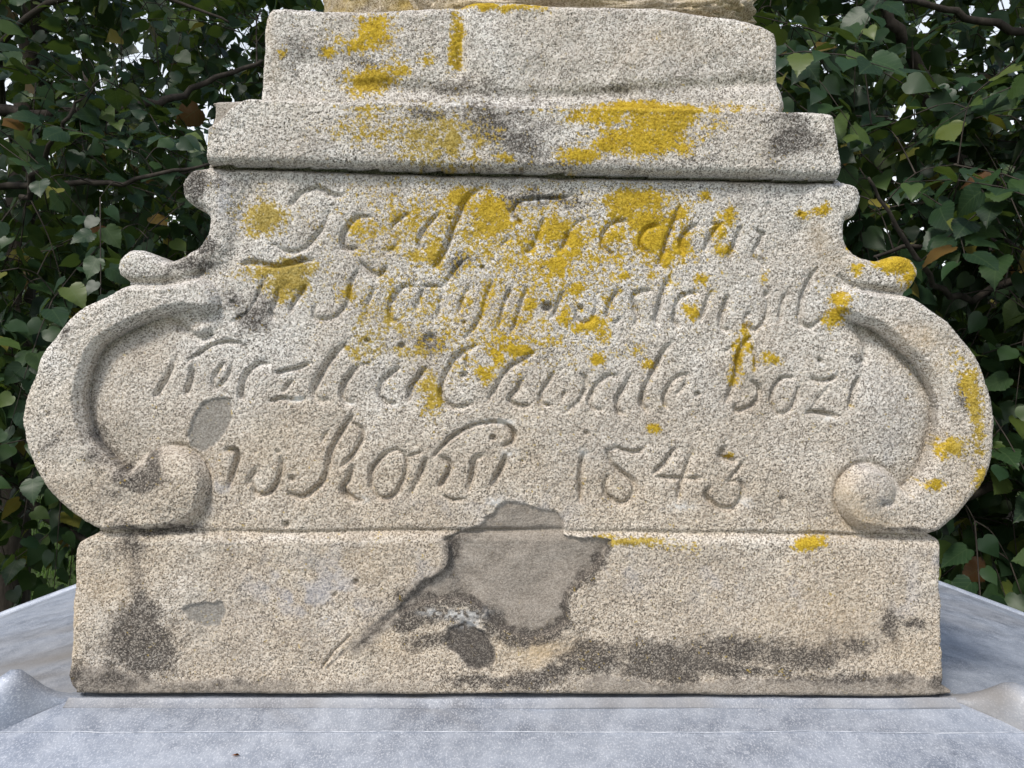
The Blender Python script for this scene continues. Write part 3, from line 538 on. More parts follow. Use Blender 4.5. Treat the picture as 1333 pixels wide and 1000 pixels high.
zb = CZ - 0.324
ped_o = np.array((0, 0, zb)); ped = empty('stone_pedestal', tuple(ped_o))
tag(ped, 'weathered sandstone pedestal with side scrolls, carved script inscription and yellow lichen', 'pedestal')
V, Q, nrm, A, reg, sub, lic, back = build_relief(OUT, 1.25, 9.0, 430, False, 0)
lich_face = lic > 0.55
PART = {1: 'cornice', 2: 'base_block', 0: 'inscription_panel', 3: 'scroll_volute', 4: 'scroll_volute', 5: 'scroll_ear', 6: 'scroll_ear'}
PLAB = {1: 'flat cornice slab with lichen above the inscription', 2: 'plain base block with broken-out hollow', 0: 'upright face carved with four lines of script'}
WORDS = [[(0, 642, 'first carved word of the top line'), (642, 2000, 'second carved word of the top line, under yellow lichen')],
         [(0, 403, 'short word opening the second carved line'), (403, 646, 'middle word of the second carved line'), (646, 2000, 'last word of the second carved line')],
         [(0, 487, 'word opening the third carved line'), (487, 566, 'single letter between words of the third line'), (566, 918, 'long word in the third carved line'), (918, 2000, 'last word of the third carved line')],
         [(0, 374, 'single letter opening the lowest line'), (374, 720, 'word with curled flourish in the lowest line'), (720, 2000, 'carved date 1843')]]
for r in (0, 1, 2, 3, 4, 5, 6):
    inr = reg == r
    letters = inr & (sub >= 1) & (sub <= 4) if r in (0, 3, 4) else np.zeros(len(Q), bool)
    hollow = inr & (sub == 9); patch = inr & (sub == 8); lc = inr & lich_face & ~letters & ~hollow & ~patch
    p = emit(PART[r], V, Q, nrm, A, inr & ~letters & ~hollow & ~patch & ~lc, ped_o, ped)
    if r in PLAB: p['label'] = PLAB[r]
    for nm, m, kind in (('broken_hollow', hollow, None), ('repair_mortar', patch, None), ('lichen_crust', lc, 'stuff')):
        if m.sum() > 20:
            s = emit(nm, V, Q, nrm, A, m, ped_o, p)
            if kind: s['kind'] = kind
    if r == 0:
        cxp = V[Q].mean(1)[:, 0] / S + 666.5
        for li, cuts in enumerate(WORDS):
            for (x0, x1, lab) in cuts:
                m = (reg == 0) & (sub == li + 1) & (cxp >= x0) & (cxp < x1)
                if m.any(): w_o = emit('carved_date' if '1843' in lab else 'carved_word', V, Q, nrm, A, m, ped_o, p); w_o['label'] = lab
    elif letters.sum() > 10:
        emit('carved_stroke', V, Q, nrm, A, letters, ped_o, p)

# block standing on the cornice
blk_o = np.array((0, 0.15, CZ + (500 - 141) * S))
V, Q, nrm, A, reg, sub, lic, back = build_relief(TOPO, 1.4, 10.0, 300, True, -4)
V[:, 1] += 0.0
blk = empty('stone_block', tuple(blk_o)); tag(blk, 'rough rectangular stone block resting on top of the cornice', 'stone block')
body = emit('block_body', V, Q, nrm, A, lic <= 0.55, blk_o, blk)
s = emit('lichen_crust', V, Q, nrm, A, lic > 0.55, blk_o, body); s['kind'] = 'stuff'

# rough stone foot of the statue on the block
def lump(name, c, r, seed, parent, orig, lich, power=3.0, nu=200, nv=90, dark=0.0):
    u, v_ = np.meshgrid(np.linspace(0, 2 * np.pi, nu, endpoint=False), np.linspace(-np.pi / 2, np.pi / 2, nv))
    def sp(t): return np.sign(t) * np.abs(t) ** (2 / power)
    x = sp(np.cos(v_)) * sp(np.cos(u)); y = sp(np.cos(v_)) * sp(np.sin(u)); z = sp(np.sin(v_))
    d = 1 + .07 * fbm(x * 40 + z * 25, y * 40 + z * 9, 20, seed, 3) + .05 * fbm(x * 40 + 7, z * 40 + y * 20, 6, seed + 2, 3) + .012 * np.random.default_rng(seed).normal(0, 1, x.shape)
    P = np.stack([c[0] + r[0] * x * d, c[1] + r[1] * y * d, c[2] + r[2] * z * d], -1).reshape(-1, 3) - orig
    i, j = np.meshgrid(np.arange(nu), np.arange(nv - 1)); a_ = (j * nu + i).ravel(); b_ = (j * nu + (i + 1) % nu).ravel()
    q = np.stack([a_, b_, b_ + nu, a_ + nu], 1); n_ = len(P)
    l = np.clip(lich * (0.6 + 1.2 * fbm(x * 60, z * 60 + y * 30, 12, seed + 5, 3)).ravel(), 0, 1)
    at_ = dict(lichen=l, olive=np.full(n_, .2), dark=np.full(n_, dark), bare=np.zeros(n_), mortar=np.zeros(n_), pale=np.full(n_, .5), blue=np.zeros(n_), warm=np.full(n_, .3), lime=np.zeros(n_))
    return link(name, np_mesh(name, P, q, None, at_), parent, STONE)
st_o = np.array((0.0, 0.12, CZ + 492 * S)); st = empty('statue_foot', tuple(st_o))
tag(st, 'rounded stone foot of a statue standing on the rough block', 'statue')
lump('plinth', (0.085, 0.16, CZ + 0.435), (0.20, 0.13, 0.045), 900, st, st_o, .3, 4.0)
lump('drapery_fold', (0.10, 0.13, CZ + 0.500), (0.15, 0.10, 0.075), 930, st, st_o, .1, 2.6)
lump('drapery_fold', (-0.115, 0.17, CZ + 0.470), (0.115, 0.09, 0.10), 960, st, st_o, .8, 2.6, dark=.3)

# ------------------------------------------------------------------ zinc roof under the stone
rf_o = np.array((0, 0.2, zb - 0.30)); roof = empty('zinc_roof', tuple(rf_o)); tag(roof, 'folded grey zinc sheet roof under the stone pedestal', 'roof')
HX = 0.452                                   # half width of the stone foot
zt = zb - 0.0015
def side_z(t): return np.interp(t, [0, .10, .42, .60, .75], [0, -.016, -.083, -.150, -.225])
def front_z(t): return np.interp(t, [0, .012, .05, .20, .50], [0, -.003, -.012, -.052, -.150])
def sheet(name, P, dirt, mat=ZINC, thick=0.0015):
    """P: rows x cols x 3 grid -> a thin solid sheet"""
    r_, c_, _ = P.shape; du = np.gradient(P, axis=1); dv = np.gradient(P, axis=0); nn = np.cross(du, dv); nn /= np.linalg.norm(nn, axis=2, keepdims=True) + 1e-12
    if nn[..., 2].mean() < 0: nn = -nn
    top_ = P.reshape(-1, 3); bot = (P - nn * thick).reshape(-1, 3); n_ = r_ * c_
    i, j = np.meshgrid(np.arange(c_ - 1), np.arange(r_ - 1)); a_ = (j * c_ + i).ravel(); q = np.stack([a_, a_ + 1, a_ + c_ + 1, a_ + c_], 1)
    loop = list(range(c_)) + [k * c_ + c_ - 1 for k in range(1, r_)] + list(range(n_ - 2, n_ - c_ - 1, -1)) + [k * c_ for k in range(r_ - 2, 0, -1)]
    lp = np.array(loop); ln = np.roll(lp, -1); side = np.stack([lp, ln, ln + n_, lp + n_], 1)
    nz = np.cross(top_[q[0, 1]] - top_[q[0, 0]], top_[q[0, 3]] - top_[q[0, 0]])[2]
    if nz < 0: q = q[:, ::-1]; 
    else: side = side[:, ::-1]
    allq = np.concatenate([q, q[:, ::-1] + n_, side]); vv = np.concatenate([top_, bot]) - rf_o
    dd = np.concatenate([dirt.ravel(), dirt.ravel()]) if dirt is not None else np.zeros(2 * n_)
    me = np_mesh(name, vv, allq, None, {'dirt': dd}); o = link(name, me, roof, mat)
    md = o.modifiers.new('edge', 'EDGE_SPLIT'); md.split_angle = math.radians(50); return o
YB = 0.78                                    # rear edge of the roof
# front slope: between the two front hips
tt = np.concatenate([np.linspace(0, .012, 4), np.linspace(.016, .20, 46), np.linspace(.21, .46, 16)]); ss_ = np.linspace(-1, 1, 181)
T, Sg = np.meshgrid(tt, ss_, indexing='ij')
xx = Sg * (HX + T * 1.0); yy = -0.004 - T; yy[0] = .06; xx[0] = ss_ * (HX - .02)
dent = fbm(xx * 1000, yy * 1000, 90, 701, 3) * .0016 + fbm(xx * 1000, yy * 1000, 25, 705, 2) * .0004
bead = .0006 * np.exp(-((T - .052 - .002 * fbm(xx * 1000, yy * 0, 120, 707, 2)) / .0016) ** 2)
zz = zt + front_z(T) + dent + bead
sheet('front_sheet', np.stack([xx, yy, zz], -1), np.clip(.35 * np.exp(-T / .012) * (1 + 1.5 * fbm(xx * 1000, yy * 400, 40, 708, 3)) + .30 * fbm(xx * 1000, yy * 1000, 60, 709, 4) + .5 * sstep(.25, .6, fbm(xx * 1000 + yy * 1400, yy * 300, 40, 712, 3)) * np.exp(-T / .05), 0, 1) * 0.8)
tl_ = np.linspace(-1, 1, 200); TL, TW = np.meshgrid(tl_, np.linspace(0, 1, 3)); t0 = .0525 + TW * .0006 + .0012 * fbm(TL * 300, TL * 0, 80, 711, 2)
xl = TL * (HX + .05); PALE_LINE = simple_mat('pale_line_metal', [(.4, (.36, .39, .44)), (.62, (.72, .74, .77))], 60, .5, bump=0)
sheet('pale_line', np.stack([xl, -.004 - t0, zt + front_z(t0) + fbm(xl * 1000, (-.004 - t0) * 1000, 90, 701, 3) * .0016 + fbm(xl * 1000, (-.004 - t0) * 1000, 25, 705, 2) * .0004 + .0013], -1), np.zeros(xl.shape), PALE_LINE, .0004)  # thin pale strip laid along the bead of the front sheet
# side slopes, from the front hip to the rear edge
for sg in (-1, 1):
    tt2 = np.linspace(0, .75, 50); uu = np.linspace(0, 1, 60); T, U = np.meshgrid(tt2, uu, indexing='ij')
    y0 = -0.004 - np.minimum(T, .46); yy = y0 + (YB - y0) * U; xx = sg * (HX + T)
    zz = zt - .001 + np.maximum(side_z(T), -9) + fbm(xx * 1000, yy * 1000, 140, 720 + sg, 3) * .003
    wgt = np.exp(-U * 18); zz = zz * (1 - wgt) + wgt * (zt - .001 + front_z(np.minimum(T, .46)))
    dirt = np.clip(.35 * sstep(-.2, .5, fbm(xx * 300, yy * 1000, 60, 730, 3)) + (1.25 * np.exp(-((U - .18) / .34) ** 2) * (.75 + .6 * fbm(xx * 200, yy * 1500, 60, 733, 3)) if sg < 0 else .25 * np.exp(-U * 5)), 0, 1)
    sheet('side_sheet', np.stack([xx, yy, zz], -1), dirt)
    # folded hip seam standing up where front and side sheets meet
    hl = np.linspace(0, .44, 70); hv = np.linspace(0, 1, 14); HLg, HV = np.meshgrid(hl, hv, indexing='ij')
    ht = .003 + ((.040 if sg < 0 else .034) * sstep(.0, .045, HLg) + (.014 if sg < 0 else .004) * np.exp(-((HLg - .033) / .012) ** 2)) * (1 + .14 * fbm(HLg * 1000, HLg * 0, 60, 740 + sg, 3)); wd = .010 + .010 * sstep(0, .05, HLg)
    ang = HV * math.pi; ox = np.cos(ang) * wd; oz = np.sin(ang) ** .8 * ht
    xx = sg * (HX + HLg * 1.0 - ox * .7 + .012 * sstep(0, .03, HLg)); yy = -0.004 - HLg - ox * .7 + .012
    zz = zt + front_z(HLg) + oz - .002 + fbm(HLg * 1000, HV * 60, 24, 745 + sg, 2) * .0015
    P = np.stack([xx, yy, zz], -1)
    sheet('hip_seam', P, np.clip((.12 if sg < 0 else .7) + .5 * fbm(HLg * 1000, HV * 60, 20, 749, 3), 0, 1))
    rl = np.linspace(0, .74, 40); RL, RV = np.meshgrid(rl, hv, indexing='ij'); ang = RV * math.pi
    sheet('rear_seam', np.stack([sg * (HX + RL), YB + np.cos(ang) * .009, zt + side_z(RL) + np.sin(ang) * .010 - .003], -1), np.full(RL.shape, .1))
# rear slope and the turned-up flashing against the stone
xx, yy = np.meshgrid(np.linspace(-1.2, 1.2, 40), np.linspace(YB, YB + .35, 10)); sheet('rear_sheet', np.stack([xx, yy, zt + side_z(np.maximum(np.abs(xx) - HX, 0)) - .004 - (yy - YB) * .35], -1), np.full(xx.shape, .2))
xx, u_ = np.meshgrid(np.linspace(-HX - .004, HX + .004, 160), np.linspace(0, 1, 8))
wv = fbm(xx * 1000, u_ * 0, 60, 760, 3)
sheet('flashing', np.stack([xx, -0.0105 - .0105 * u_ + wv * .001, zt + .002 * (1 - u_) ** 2 + .0016 - .0025 * u_ + wv * .0008 + np.maximum(front_z(.0065 + .0105 * u_), -.01) * .5], -1), np.clip(.55 + .5 * wv, 0, 1))
# masonry below the roof (out of the picture)
def box(name, x0, x1, y0, y1, z0, z1, mat, parent=None, org=(0, 0, 0)):
    vs_ = [(x - org[0], y - org[1], z - org[2]) for z in (z0, z1) for (x, y) in ((x0, y0), (x1, y0), (x1, y1), (x0, y1))]
    me = py_mesh(name, vs_, [(3, 2, 1, 0), (4, 5, 6, 7), (0, 1, 5, 4), (1, 2, 6, 5), (2, 3, 7, 6), (3, 0, 4, 7)], False); o = link(name, me, parent, mat)
    md = o.modifiers.new('bevel', 'BEVEL'); md.width = .012; md.segments = 3; return o
pil = empty('masonry_pillar', (0, .25, 0)); tag(pil, 'rendered masonry pillar carrying the zinc roof', 'pillar')
box('shaft', -.62, .62, -.25, .74, 0.0, zb - .30, PLASTER, pil, (0, .25, 0)); box('foot', -.70, .70, -.33, .82, -.06, .22, PLASTER, pil, (0, .25, 0))
box('cap', -.60, .60, -.22, .72, zb - .30, zb - .16, PLASTER, pil, (0, .25, 0)); box('bed', -.44, .44, .01, .34, zb - .16, zb - .002, PLASTER, pil, (0, .25, 0))
# dry leaf scrap on the zinc
lp = at(305, 981, .715); lm = py_mesh('leaf_scrap', [(-.004, 0, 0), (-.001, -.0016, .0008), (.004, -.0004, .0002), (.001, .0016, .0012), (0, 0, -.0004)], [(0, 1, 2, 3), (0, 4, 1), (1, 4, 2), (2, 4, 3), (3, 4, 0)])
SCRAP = simple_mat('dry_leaf', [(0.3, (.22, .07, .015)), (.7, (.36, .13, .03))], 300, .7)
o = link('leaf_scrap', lm, None, SCRAP); o.location = (lp.x, -.004 - .083, zt + front_z(.083) + .0015); tag(o, 'tiny dry orange leaf scrap lying on the zinc sheet', 'leaf')

# ------------------------------------------------------------------ trees
def tube(v, f, pts, radii, sides=7):
    up = Vector((0, 0, 1)); base = len(v); n_ = len(pts)
    for i, p in enumerate(pts):
        d = (pts[min(i + 1, n_ - 1)] - pts[max(i - 1, 0)]).normalized(); a_ = d.cross(up)
        if a_.length < .1: a_ = d.cross(Vector((1, 0, 0)))
        a_.normalize(); b_ = d.cross(a_)
        for k in range(sides):
            t = 2 * math.pi * k / sides; v.append(p + (a_ * math.cos(t) + b_ * math.sin(t)) * radii[i])
    for i in range(n_ - 1):
        for k in range(sides):
            a0 = base + i * sides + k; a1 = base + i * sides + (k + 1) % sides; f.append((a0, a1, a1 + sides, a0 + sides))
    f.append(tuple(base + (n_ - 1) * sides + k for k in range(sides)))
def smooth_path(p, n_=5):
    return [Vector(q) for q in catmull([tuple(x) for x in p], n_)]
def leaf_template(seed, fold, curl, droop, fine=False):
    r = random.Random(seed)
    half = [(.0, -.02), (.14, -.09), (.30, -.07), (.44, .08), (.48, .24), (.475, .38), (.41, .53), (.30, .70), (.16, .87), (.05, 1.0)]
    if fine:                                   # saw-toothed margin for the leaves seen singly
        h2 = [half[0]]
        for (a0, b0), (a1, b1) in zip(half[:-1], half[1:]):
            h2 += [(a0 + (a1 - a0) * .45 - .012, b0 + (b1 - b0) * .45), (a0 + (a1 - a0) * .55 + .016, b0 + (b1 - b0) * .55 + .012), (a1 - .008, b1)]
        half = h2
    mid = [(0, 0), (0, .18), (0, .40), (0, .62), (0, .84), (0, 1.10)]
    def z(x, y): return fold * abs(x) - curl * x * x - droop * y * y + .03 * math.sin(9 * y + seed) * abs(x) * 2
    V_ = []; F_ = []
    for (x, y) in mid: V_.append((x, y, z(x, y)))
    L = {}
    for s_ in (1, -1):
        k0 = len(V_)
        for (x, y) in half[1:]:
            j = 1 + r.uniform(-.05, .05); V_.append((s_ * x * j, y * (1 + r.uniform(-.02, .02)), z(x, y)))
        nh = len(half) - 1; o_ = [k0 + i for i in range(nh)]
        if fine:
            tr = []; mi = 0
            for i in range(nh - 1):
                ym = .5 * (half[i + 1][1] + half[i + 2][1]); tgt = min(range(6), key=lambda q: abs(mid[q][1] + .06 - ym) if q < 5 else 9)
                while mi < tgt: tr.append((mi, o_[i], mi + 1)); mi += 1
                tr.append((mi, o_[i], o_[i + 1]))
            while mi < 5: tr.append((mi, o_[nh - 1], mi + 1)); mi += 1
            F_ += [t if s_ > 0 else t[::-1] for t in tr]; continue
        tr = [(0, o_[0], o_[1]), (0, o_[1], 1), (1, o_[1], o_[2]), (1, o_[2], o_[3]), (1, o_[3], 2), (2, o_[3], o_[4]), (2, o_[4], o_[5]), (2, o_[5], 3), (3, o_[5], o_[6]), (3, o_[6], 4), (4, o_[6], o_[7]), (4, o_[7], o_[8]), (4, o_[8], 5)]
        F_ += [t if s_ > 0 else t[::-1] for t in tr]
    return np.array(V_), F_
TPL = [leaf_template(1, .18, .3, .15), leaf_template(2, .35, .2, .3), leaf_template(3, .05, .55, .1), leaf_template(4, .28, .5, .4)]
LEAFME = []
TPLF = [leaf_template(1, .18, .3, .15, True), leaf_template(2, .35, .2, .3, True), leaf_template(3, .05, .55, .1, True), leaf_template(4, .28, .5, .4, True)]
for i, (V_, F_) in enumerate(TPLF):
    me = py_mesh('leaf', V_, F_); me.materials.append(LEAF1); LEAFME.append(me)
LT = [np.array(F_) for _, F_ in TPL]
LOWV = np.array([(0, 0, 0), (.42, .08, .05), (.44, .42, .02), (0, 1.1, -.15), (-.44, .42, .02), (-.42, .08, .05), (0, .4, -.06)]); LOWF = np.array([(0, 1, 6), (1, 2, 6), (2, 3, 6), (3, 4, 6), (4, 5, 6), (5, 0, 6)])

def leaf_frame(p, d, nrm_):
    y = d.normalized(); z = (nrm_ - y * nrm_.dot(y)).normalized(); x = y.cross(z); return x, y, z
CAMP = Vector((0, -D, CZ))
def make_tree(name, label, base, trunk, limbs, crowns, ntwig, leaf_size, seed, single=300, trunk_r=.16, group=None, dens=1.0, sunlit_tint=0.0, shade_canopy=None):  # last argument: leaf mass above the view, added to shade the foliage below
    r = random.Random(seed); root = empty(name, base); tag(root, label, 'tree', group)
    B = Vector(base)
    v, f = [], []
    tp = smooth_path([Vector(p) for p in trunk], 6); tube(v, f, [p - B for p in tp], [trunk_r * (1 - .65 * i / (len(tp) - 1)) * (1.5 if i == 0 else 1) for i in range(len(tp))], 12)
    link('trunk', py_mesh('trunk', v, f), root, BARK)
    skel = [(p, .03) for p in tp[3:]]
    for (pts, r0) in limbs:
        pts = smooth_path([Vector(p) for p in pts], 6)
        pts = [p + Vector((r.uniform(-.012, .012), r.uniform(-.012, .012), r.uniform(-.012, .012))) for p in pts]
        v, f = [], []; tube(v, f, [p - B for p in pts], [r0 * (1 - .75 * i / (len(pts) - 1)) for i in range(len(pts))], 8)
        link('limb', py_mesh('limb', v, f), root, BARK); skel += [(p, r0 * .4) for p in pts]
    sk = np.array([tuple(p) for p, _ in skel])
    tv, tf = [], []; leaves = []; newsk = []
    for k in range(ntwig + (shade_canopy[2] if shade_canopy else 0)):
        high = k >= ntwig; c, rad = shade_canopy[:2] if high else r.choices([(c_, r_) for c_, r_, _ in crowns], [w_ for _, _, w_ in crowns])[0]
        while True:
            q = Vector((r.uniform(-1, 1), r.uniform(-1, 1), r.uniform(-1, 1)))
            if q.length < 1: break
        e = Vector((c[0] + q.x * rad[0], c[1] + q.y * rad[1], c[2] + q.z * rad[2]))
        if e.z < (1.34 if e.x < 0 else 1.2) or (abs(e.x) < 1.05 and e.y < 1.15 and e.z < 2.6) or e.y < .5: continue
        dd = ((sk - np.array(e)) ** 2).sum(1); s_ = Vector(sk[int(dd.argmin())])
        # hanging twig
        m1 = s_.lerp(e, .5) + Vector((0, 0, .12 + .1 * r.random())) * min(1, (e - s_).length)
        path = smooth_path([s_, m1, e], 5); L = (e - s_).length; newsk += [tuple(p) for p in path[2:]]
        if len(newsk) > 150: sk = np.concatenate([sk, np.array(newsk)]); newsk = []
        tube(tv, tf, [p - B for p in path], [.0045 * (1 - .7 * i / (len(path) - 1)) * min(1, .5 + L / 2) for i in range(len(path))], 4)
        dirn = (e - m1).normalized(); ax = (dirn + Vector((r.uniform(-.6, .6), r.uniform(-.6, .6), -.25 + r.uniform(-.25, .25)))).normalized()
        sprl = (.42 + .2 * r.random()) * (1.6 if high else 1); n_l = int(r.randint(9, 14) * dens)
        sprp = [e + ax * sprl * t + Vector((0, 0, -.12 * t * t)) for t in (0, .33, .66, 1)]
        tube(tv, tf, [p - B for p in sprp], [.0024, .002, .0016, .001], 4)
        side = ax.cross(Vector((0, 0, 1)));
        if side.length < .1: side = Vector((1, 0, 0))
        side.normalize()
        face = (Vector((0, 0, 1)) * .75 + (CAMP - e).normalized() * r.uniform(-.1, .8) + Vector((r.uniform(-.6, .6), r.uniform(-.5, .5), 0))).normalized()
        for i in range(n_l):
            t = (i + .6) / n_l; p = e + ax * sprl * t + Vector((0, 0, -.12 * t * t)); sd_ = 1 if i % 2 else -1
            ld = (side * sd_ * r.uniform(.5, 1.1) + ax * r.uniform(.3, .9) + Vector((0, 0, r.uniform(-.75, .05)))).normalized()
            nn = (face + Vector((r.uniform(-.6, .6), r.uniform(-.6, .6), r.uniform(-.35, .35)))).normalized()
            if abs(nn.dot(ld)) > .95: continue
            sz = leaf_size * r.uniform(.62, 1.2) * (1.9 if high else 1); stem = p + ld * .03
            leaves.append((stem, ld, nn, sz, r.randrange(4), r.random()))
    me = py_mesh('twigs', tv, tf); link('twigs', me, root, BARK)['kind'] = 'stuff'
    # the leaves that show largest become objects of their own, the rest one mass
    lpos = np.array([tuple(l[0] - CAMP) for l in leaves]); dpt = np.maximum(lpos[:, 1], .3)
    u = lpos[:, 0] / dpt * F + 666.5; w_ = 500 - lpos[:, 2] / dpt * F; score = dpt / np.array([l[3] for l in leaves])
    score += 1e6 * ~((u > -40) & (u < 1373) & (w_ > -40) & (w_ < 1040)) + 1e5 * (inside(u, w_, OUT) | inside(u, w_, TOPO))
    leaves = [leaves[i] for i in np.argsort(score, kind='stable')]
    for (p, ld, nn, sz, k, rn) in leaves[:single]:
        x, y, z = leaf_frame(p, ld, nn); o = bpy.data.objects.new('leaf', LEAFME[k]); col.objects.link(o); o.parent = root
        o.matrix_local = Matrix.Translation(p - B) @ Matrix((x, y, z)).transposed().to_4x4() @ Matrix.Diagonal((sz, sz, sz, 1))
    VV, FF, TT = [], [], []; off = 0
    for (p, ld, nn, sz, k, rn) in leaves[single:]:
        x, y, z = leaf_frame(p, ld, nn); M_ = np.array((x, y, z)) * sz; low = p.y > 4.6 or p.z > 3.9; vv = (LOWV if low else TPL[k][0]) @ M_ + np.array(p - B)
        VV.append(vv); FF.append((LOWF if low else LT[k]) + off); off += len(vv); TT.append(np.full(len(vv), rn ** (1 - .55 * sunlit_tint) * .985))  # sunlit look of the farther crowns is put into the leaf tint
    if VV:
        me = np_mesh('crown', np.concatenate(VV), np.concatenate(FF), None, {'tint': np.concatenate(TT)}); o = link('crown', me, root, LEAFM); o['kind'] = 'stuff'
    return len(leaves)

nl = 0
# right: a linden whose low limbs hang close behind the stone
nl += make_tree('linden_tree', 'linden with large dark leaves hanging close behind the right scroll', (2.9, 2.6, 0),
    [(2.9, 2.6, 0), (2.85, 2.6, 1.2), (2.75, 2.7, 2.6), (2.6, 2.8, 4.2)],
    [([(2.83, 2.6, 1.4), at(1390, 420, 2.9), at(1318, 325, 2.75), at(1262, 292, 2.7)], .045), ([at(1345, 345, 2.8), at(1290, 316, 2.6), at(1215, 316, 2.5), at(1140, 330, 2.4)], .018),
     ([(2.75, 2.7, 2.5), at(1260, 220, 3.2), at(1197, 88, 3.0), at(1145, 0, 2.9), at(1110, -90, 2.9)], .04), ([(2.7, 2.7, 3.0), at(1380, 60, 2.8), at(1260, 20, 2.7), at(1170, -5, 2.6), at(1040, -40, 2.5)], .02),
     ([at(1330, 360, 2.6), at(1250, 390, 2.4), at(1190, 330, 2.2), at(1125, 230, 2.1)], .014), ([(2.85, 2.6, 1.0), (2.2, 2.0, 1.5), (1.5, 1.6, 1.45), (1.15, 1.5, 1.3)], .03)],
    [((1.75, 1.75, 2.05), (.75, .55, .75), 3.0), ((1.7, 1.9, 1.25), (.7, .6, .45), 1.6), ((2.1, 2.8, 3.0), (1.5, 1.0, 1.1), 3.0), ((1.0, 2.2, 2.75), (.7, .6, .6), 1.0)], 760, .078, 5, shade_canopy=((2.6, 3.0, 4.6), (2.6, 2.2, 1.1), 260))
# left: second linden a little farther off
nl += make_tree('linden_tree', 'linden with drooping branches and a few browned leaves behind the left scroll', (-3.3, 4.2, 0),
    [(-3.3, 4.2, 0), (-3.25, 4.2, 1.4), (-3.1, 4.1, 3.0), (-2.9, 4.0, 4.8)],
    [([(-3.2, 4.15, 2.4), at(-60, 175, 3.6), at(60, 148, 3.4), at(180, 140, 3.4), at(250, 117, 3.5), at(345, 78, 3.6)], .035), ([(-3.2, 4.2, 1.8), at(-50, 290, 3.3), at(60, 240, 2.9), at(160, 238, 2.8), at(270, 212, 2.8)], .02),
     ([(-3.2, 4.2, 3.2), at(0, 60, 3.5), at(150, -10, 3.3), at(300, 30, 3.3)], .02), ([at(30, 260, 2.9), at(60, 200, 2.8), at(90, 150, 2.7), at(110, 120, 2.7)], .012), ([(-3.25, 4.2, 1.2), (-2.4, 2.8, 1.5), (-1.8, 2.1, 1.3), (-1.3, 1.9, 1.1)], .03)],
    [((-2.0, 2.3, 2.3), (.9, .7, .8), 2.6), ((-1.8, 2.2, 1.45), (.75, .65, .5), 2.0), ((-2.3, 3.6, 3.2), (1.6, 1.0, 1.2), 2.6), ((-1.4, 3.2, 2.9), (.9, .7, .8), 1.0)], 680, .074, 8, shade_canopy=((-2.8, 3.6, 4.9), (2.8, 2.4, 1.2), 280))
# trees farther back
FAR = [((0.6, 6.6, 0), 'tall tree farther back whose sunlit crown shows above the block', 21, [((.6, 6.2, 4.2), (2.6, 1.4, 1.9), 1.0)], 330, .9),
       ((-4.6, 7.6, 0), 'leafy tree standing back on the lawn behind the left linden', 22, [((-4.2, 7.2, 3.6), (2.6, 1.6, 2.6), 1.0), ((-3.4, 6.6, 1.9), (1.6, 1.2, 1.0), .5)], 330, .6),
       ((5.0, 7.2, 0), 'leafy tree standing back on the lawn behind the right linden', 23, [((4.6, 6.8, 3.6), (2.6, 1.6, 2.6), 1.0), ((3.6, 6.2, 1.9), (1.6, 1.2, 1.0), .5)], 360, .8),
       ((-8.5, 13.0, 0), 'broad distant tree beyond the left part of the lawn', 24, [((-7.5, 12.5, 3.0), (5.4, 2.2, 3.0), 1.0)], 420, .9),
       ((8.5, 13.0, 0), 'broad distant tree beyond the right part of the lawn', 25, [((7.5, 12.5, 3.0), (5.4, 2.2, 3.0), 1.0)], 420, .9)]
for (b_, lab, sd_, cr, nt_, br) in FAR:
    c = cr[0][0]; rr_ = cr[0][1]; top_z = c[2] + rr_[2] * .6; rq = random.Random(sd_)
    limbs = []
    for k in range(7):
        a_ = k * 2.4 + rq.random(); z0 = top_z * (.35 + .08 * k)
        limbs.append(([(b_[0], b_[1], z0), (b_[0] + math.cos(a_) * rr_[0] * .4, b_[1] + math.sin(a_) * rr_[1] * .4, z0 + .4), (c[0] + math.cos(a_) * rr_[0] * .85, c[1] + math.sin(a_) * rr_[1] * .85, z0 + .3 * rq.random())], .05))
    nl += make_tree('leafy_tree', lab, b_, [b_, (b_[0] + .05, b_[1], top_z * .4), (b_[0] - .05, b_[1], top_z * .75), (b_[0], b_[1], top_z)], limbs, cr, nt_, .13 if b_[1] < 10 else .26, sd_, single=0 if b_[1] > 10 else 60, trunk_r=.17, dens=1.0, sunlit_tint=br)
print('leaves', nl)

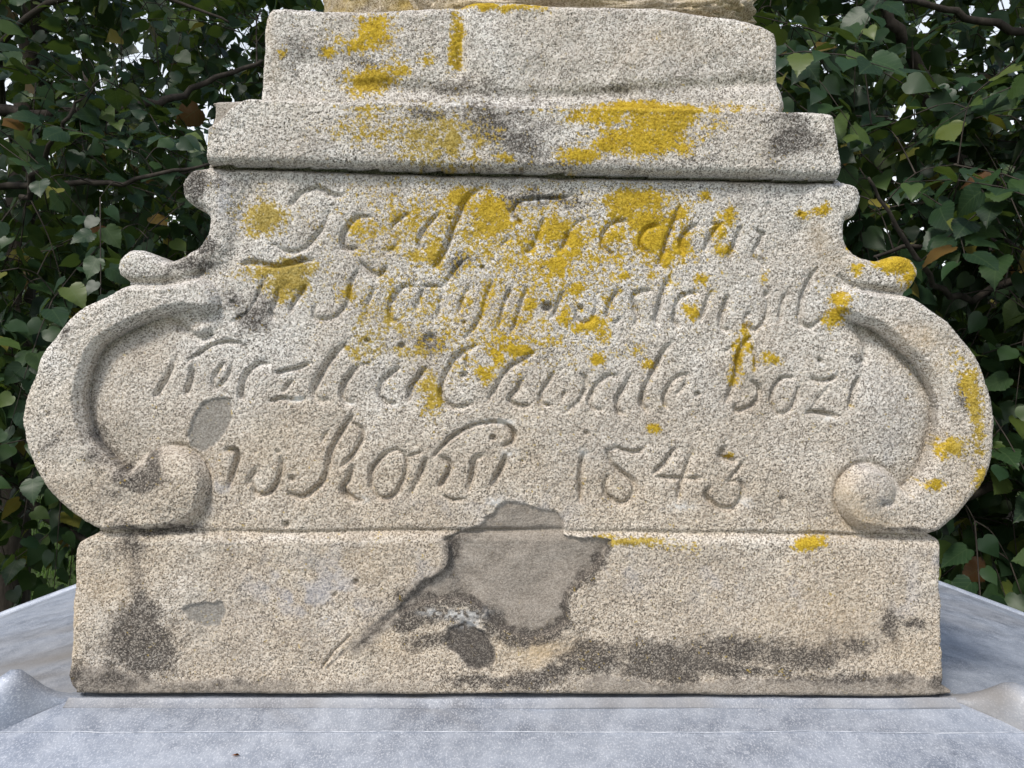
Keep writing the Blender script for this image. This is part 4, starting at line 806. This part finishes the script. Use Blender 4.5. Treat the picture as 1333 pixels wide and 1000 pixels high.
# far-off wood that closes the lawn
wr = np.random.default_rng(77); nw = 9000; clx = wr.uniform(-70, 70, 46); cly = 34 + wr.uniform(0, 14, 46); clr = wr.uniform(3.5, 6.5, 46); ci = wr.integers(0, 46, nw)
dv_ = wr.normal(0, 1, (nw, 3)); dv_ /= np.linalg.norm(dv_, axis=1, keepdims=True); rad_ = clr[ci] * wr.random(nw) ** .25
P0 = np.stack([clx[ci] + dv_[:, 0] * rad_, cly[ci] + dv_[:, 1] * rad_, np.abs(clr[ci] * .85 + dv_[:, 2] * rad_ * 1.0)], 1)
VV, FF = [], []
for i in range(nw):
    a_ = Vector(wr.normal(0, 1, 3)); b_ = Vector(wr.normal(0, 1, 3)) + Vector((0, -.6, .8)); x, y, z = leaf_frame(None, a_, b_); VV.append(LOWV @ (np.array((x, y, z)) * wr.uniform(.5, 1.0)) + P0[i]); FF.append(LOWF + i * 7)
me = np_mesh('distant_wood', np.concatenate(VV), np.concatenate(FF), None, {'tint': np.repeat(wr.random(nw) * .9, 7)}); o = link('distant_wood', me, None, LEAFM); tag(o, 'far-off dark wood closing the lawn on the horizon', 'wood', kind='stuff')

# ------------------------------------------------------------------ grass on the lawn where the trees leave it open
gr = np.random.default_rng(5); ng = 42000
gyv = 1.2 + 9.5 * gr.random(ng) ** .8; gxv = (gr.random(ng) * 2 - 1) * (gyv + D) * .74
keep = ~((np.abs(gxv) < .75) & (gyv < .95)); gyv = gyv[keep]; gxv = gxv[keep]; ng = len(gxv)
an = gr.random(ng) * 2 * np.pi; hg = .05 + .07 * gr.random(ng); wd = .004 + .004 * gr.random(ng); ln = gr.normal(0, .025, (ng, 2))
c0 = np.stack([gxv, gyv, np.zeros(ng) - .03], 1); dx = np.stack([np.cos(an) * wd, np.sin(an) * wd, np.zeros(ng)], 1)
mid_ = c0 + np.stack([ln[:, 0] * .4, ln[:, 1] * .4, hg * .6 + .03], 1); tip = c0 + np.stack([ln[:, 0], ln[:, 1], hg + .03], 1)
VV = np.stack([c0 - dx, c0 + dx, mid_ + dx * .7, mid_ - dx * .7, tip + dx * .1, tip - dx * .1], 1).reshape(-1, 3)
b6 = np.arange(ng)[:, None] * 6; qq = np.concatenate([b6 + np.array([0, 1, 2, 3]), b6 + np.array([3, 2, 4, 5])])
GRASS = simple_mat('grass_blade', [(0.3, (.035, .075, .012)), (.6, (.075, .14, .022)), (.8, (.13, .19, .045))], 3, .6, bump=0.0)
g = link('grass', np_mesh('grass', VV, qq), None, GRASS); tag(g, 'short green grass growing on the lawn', 'grass', kind='stuff')
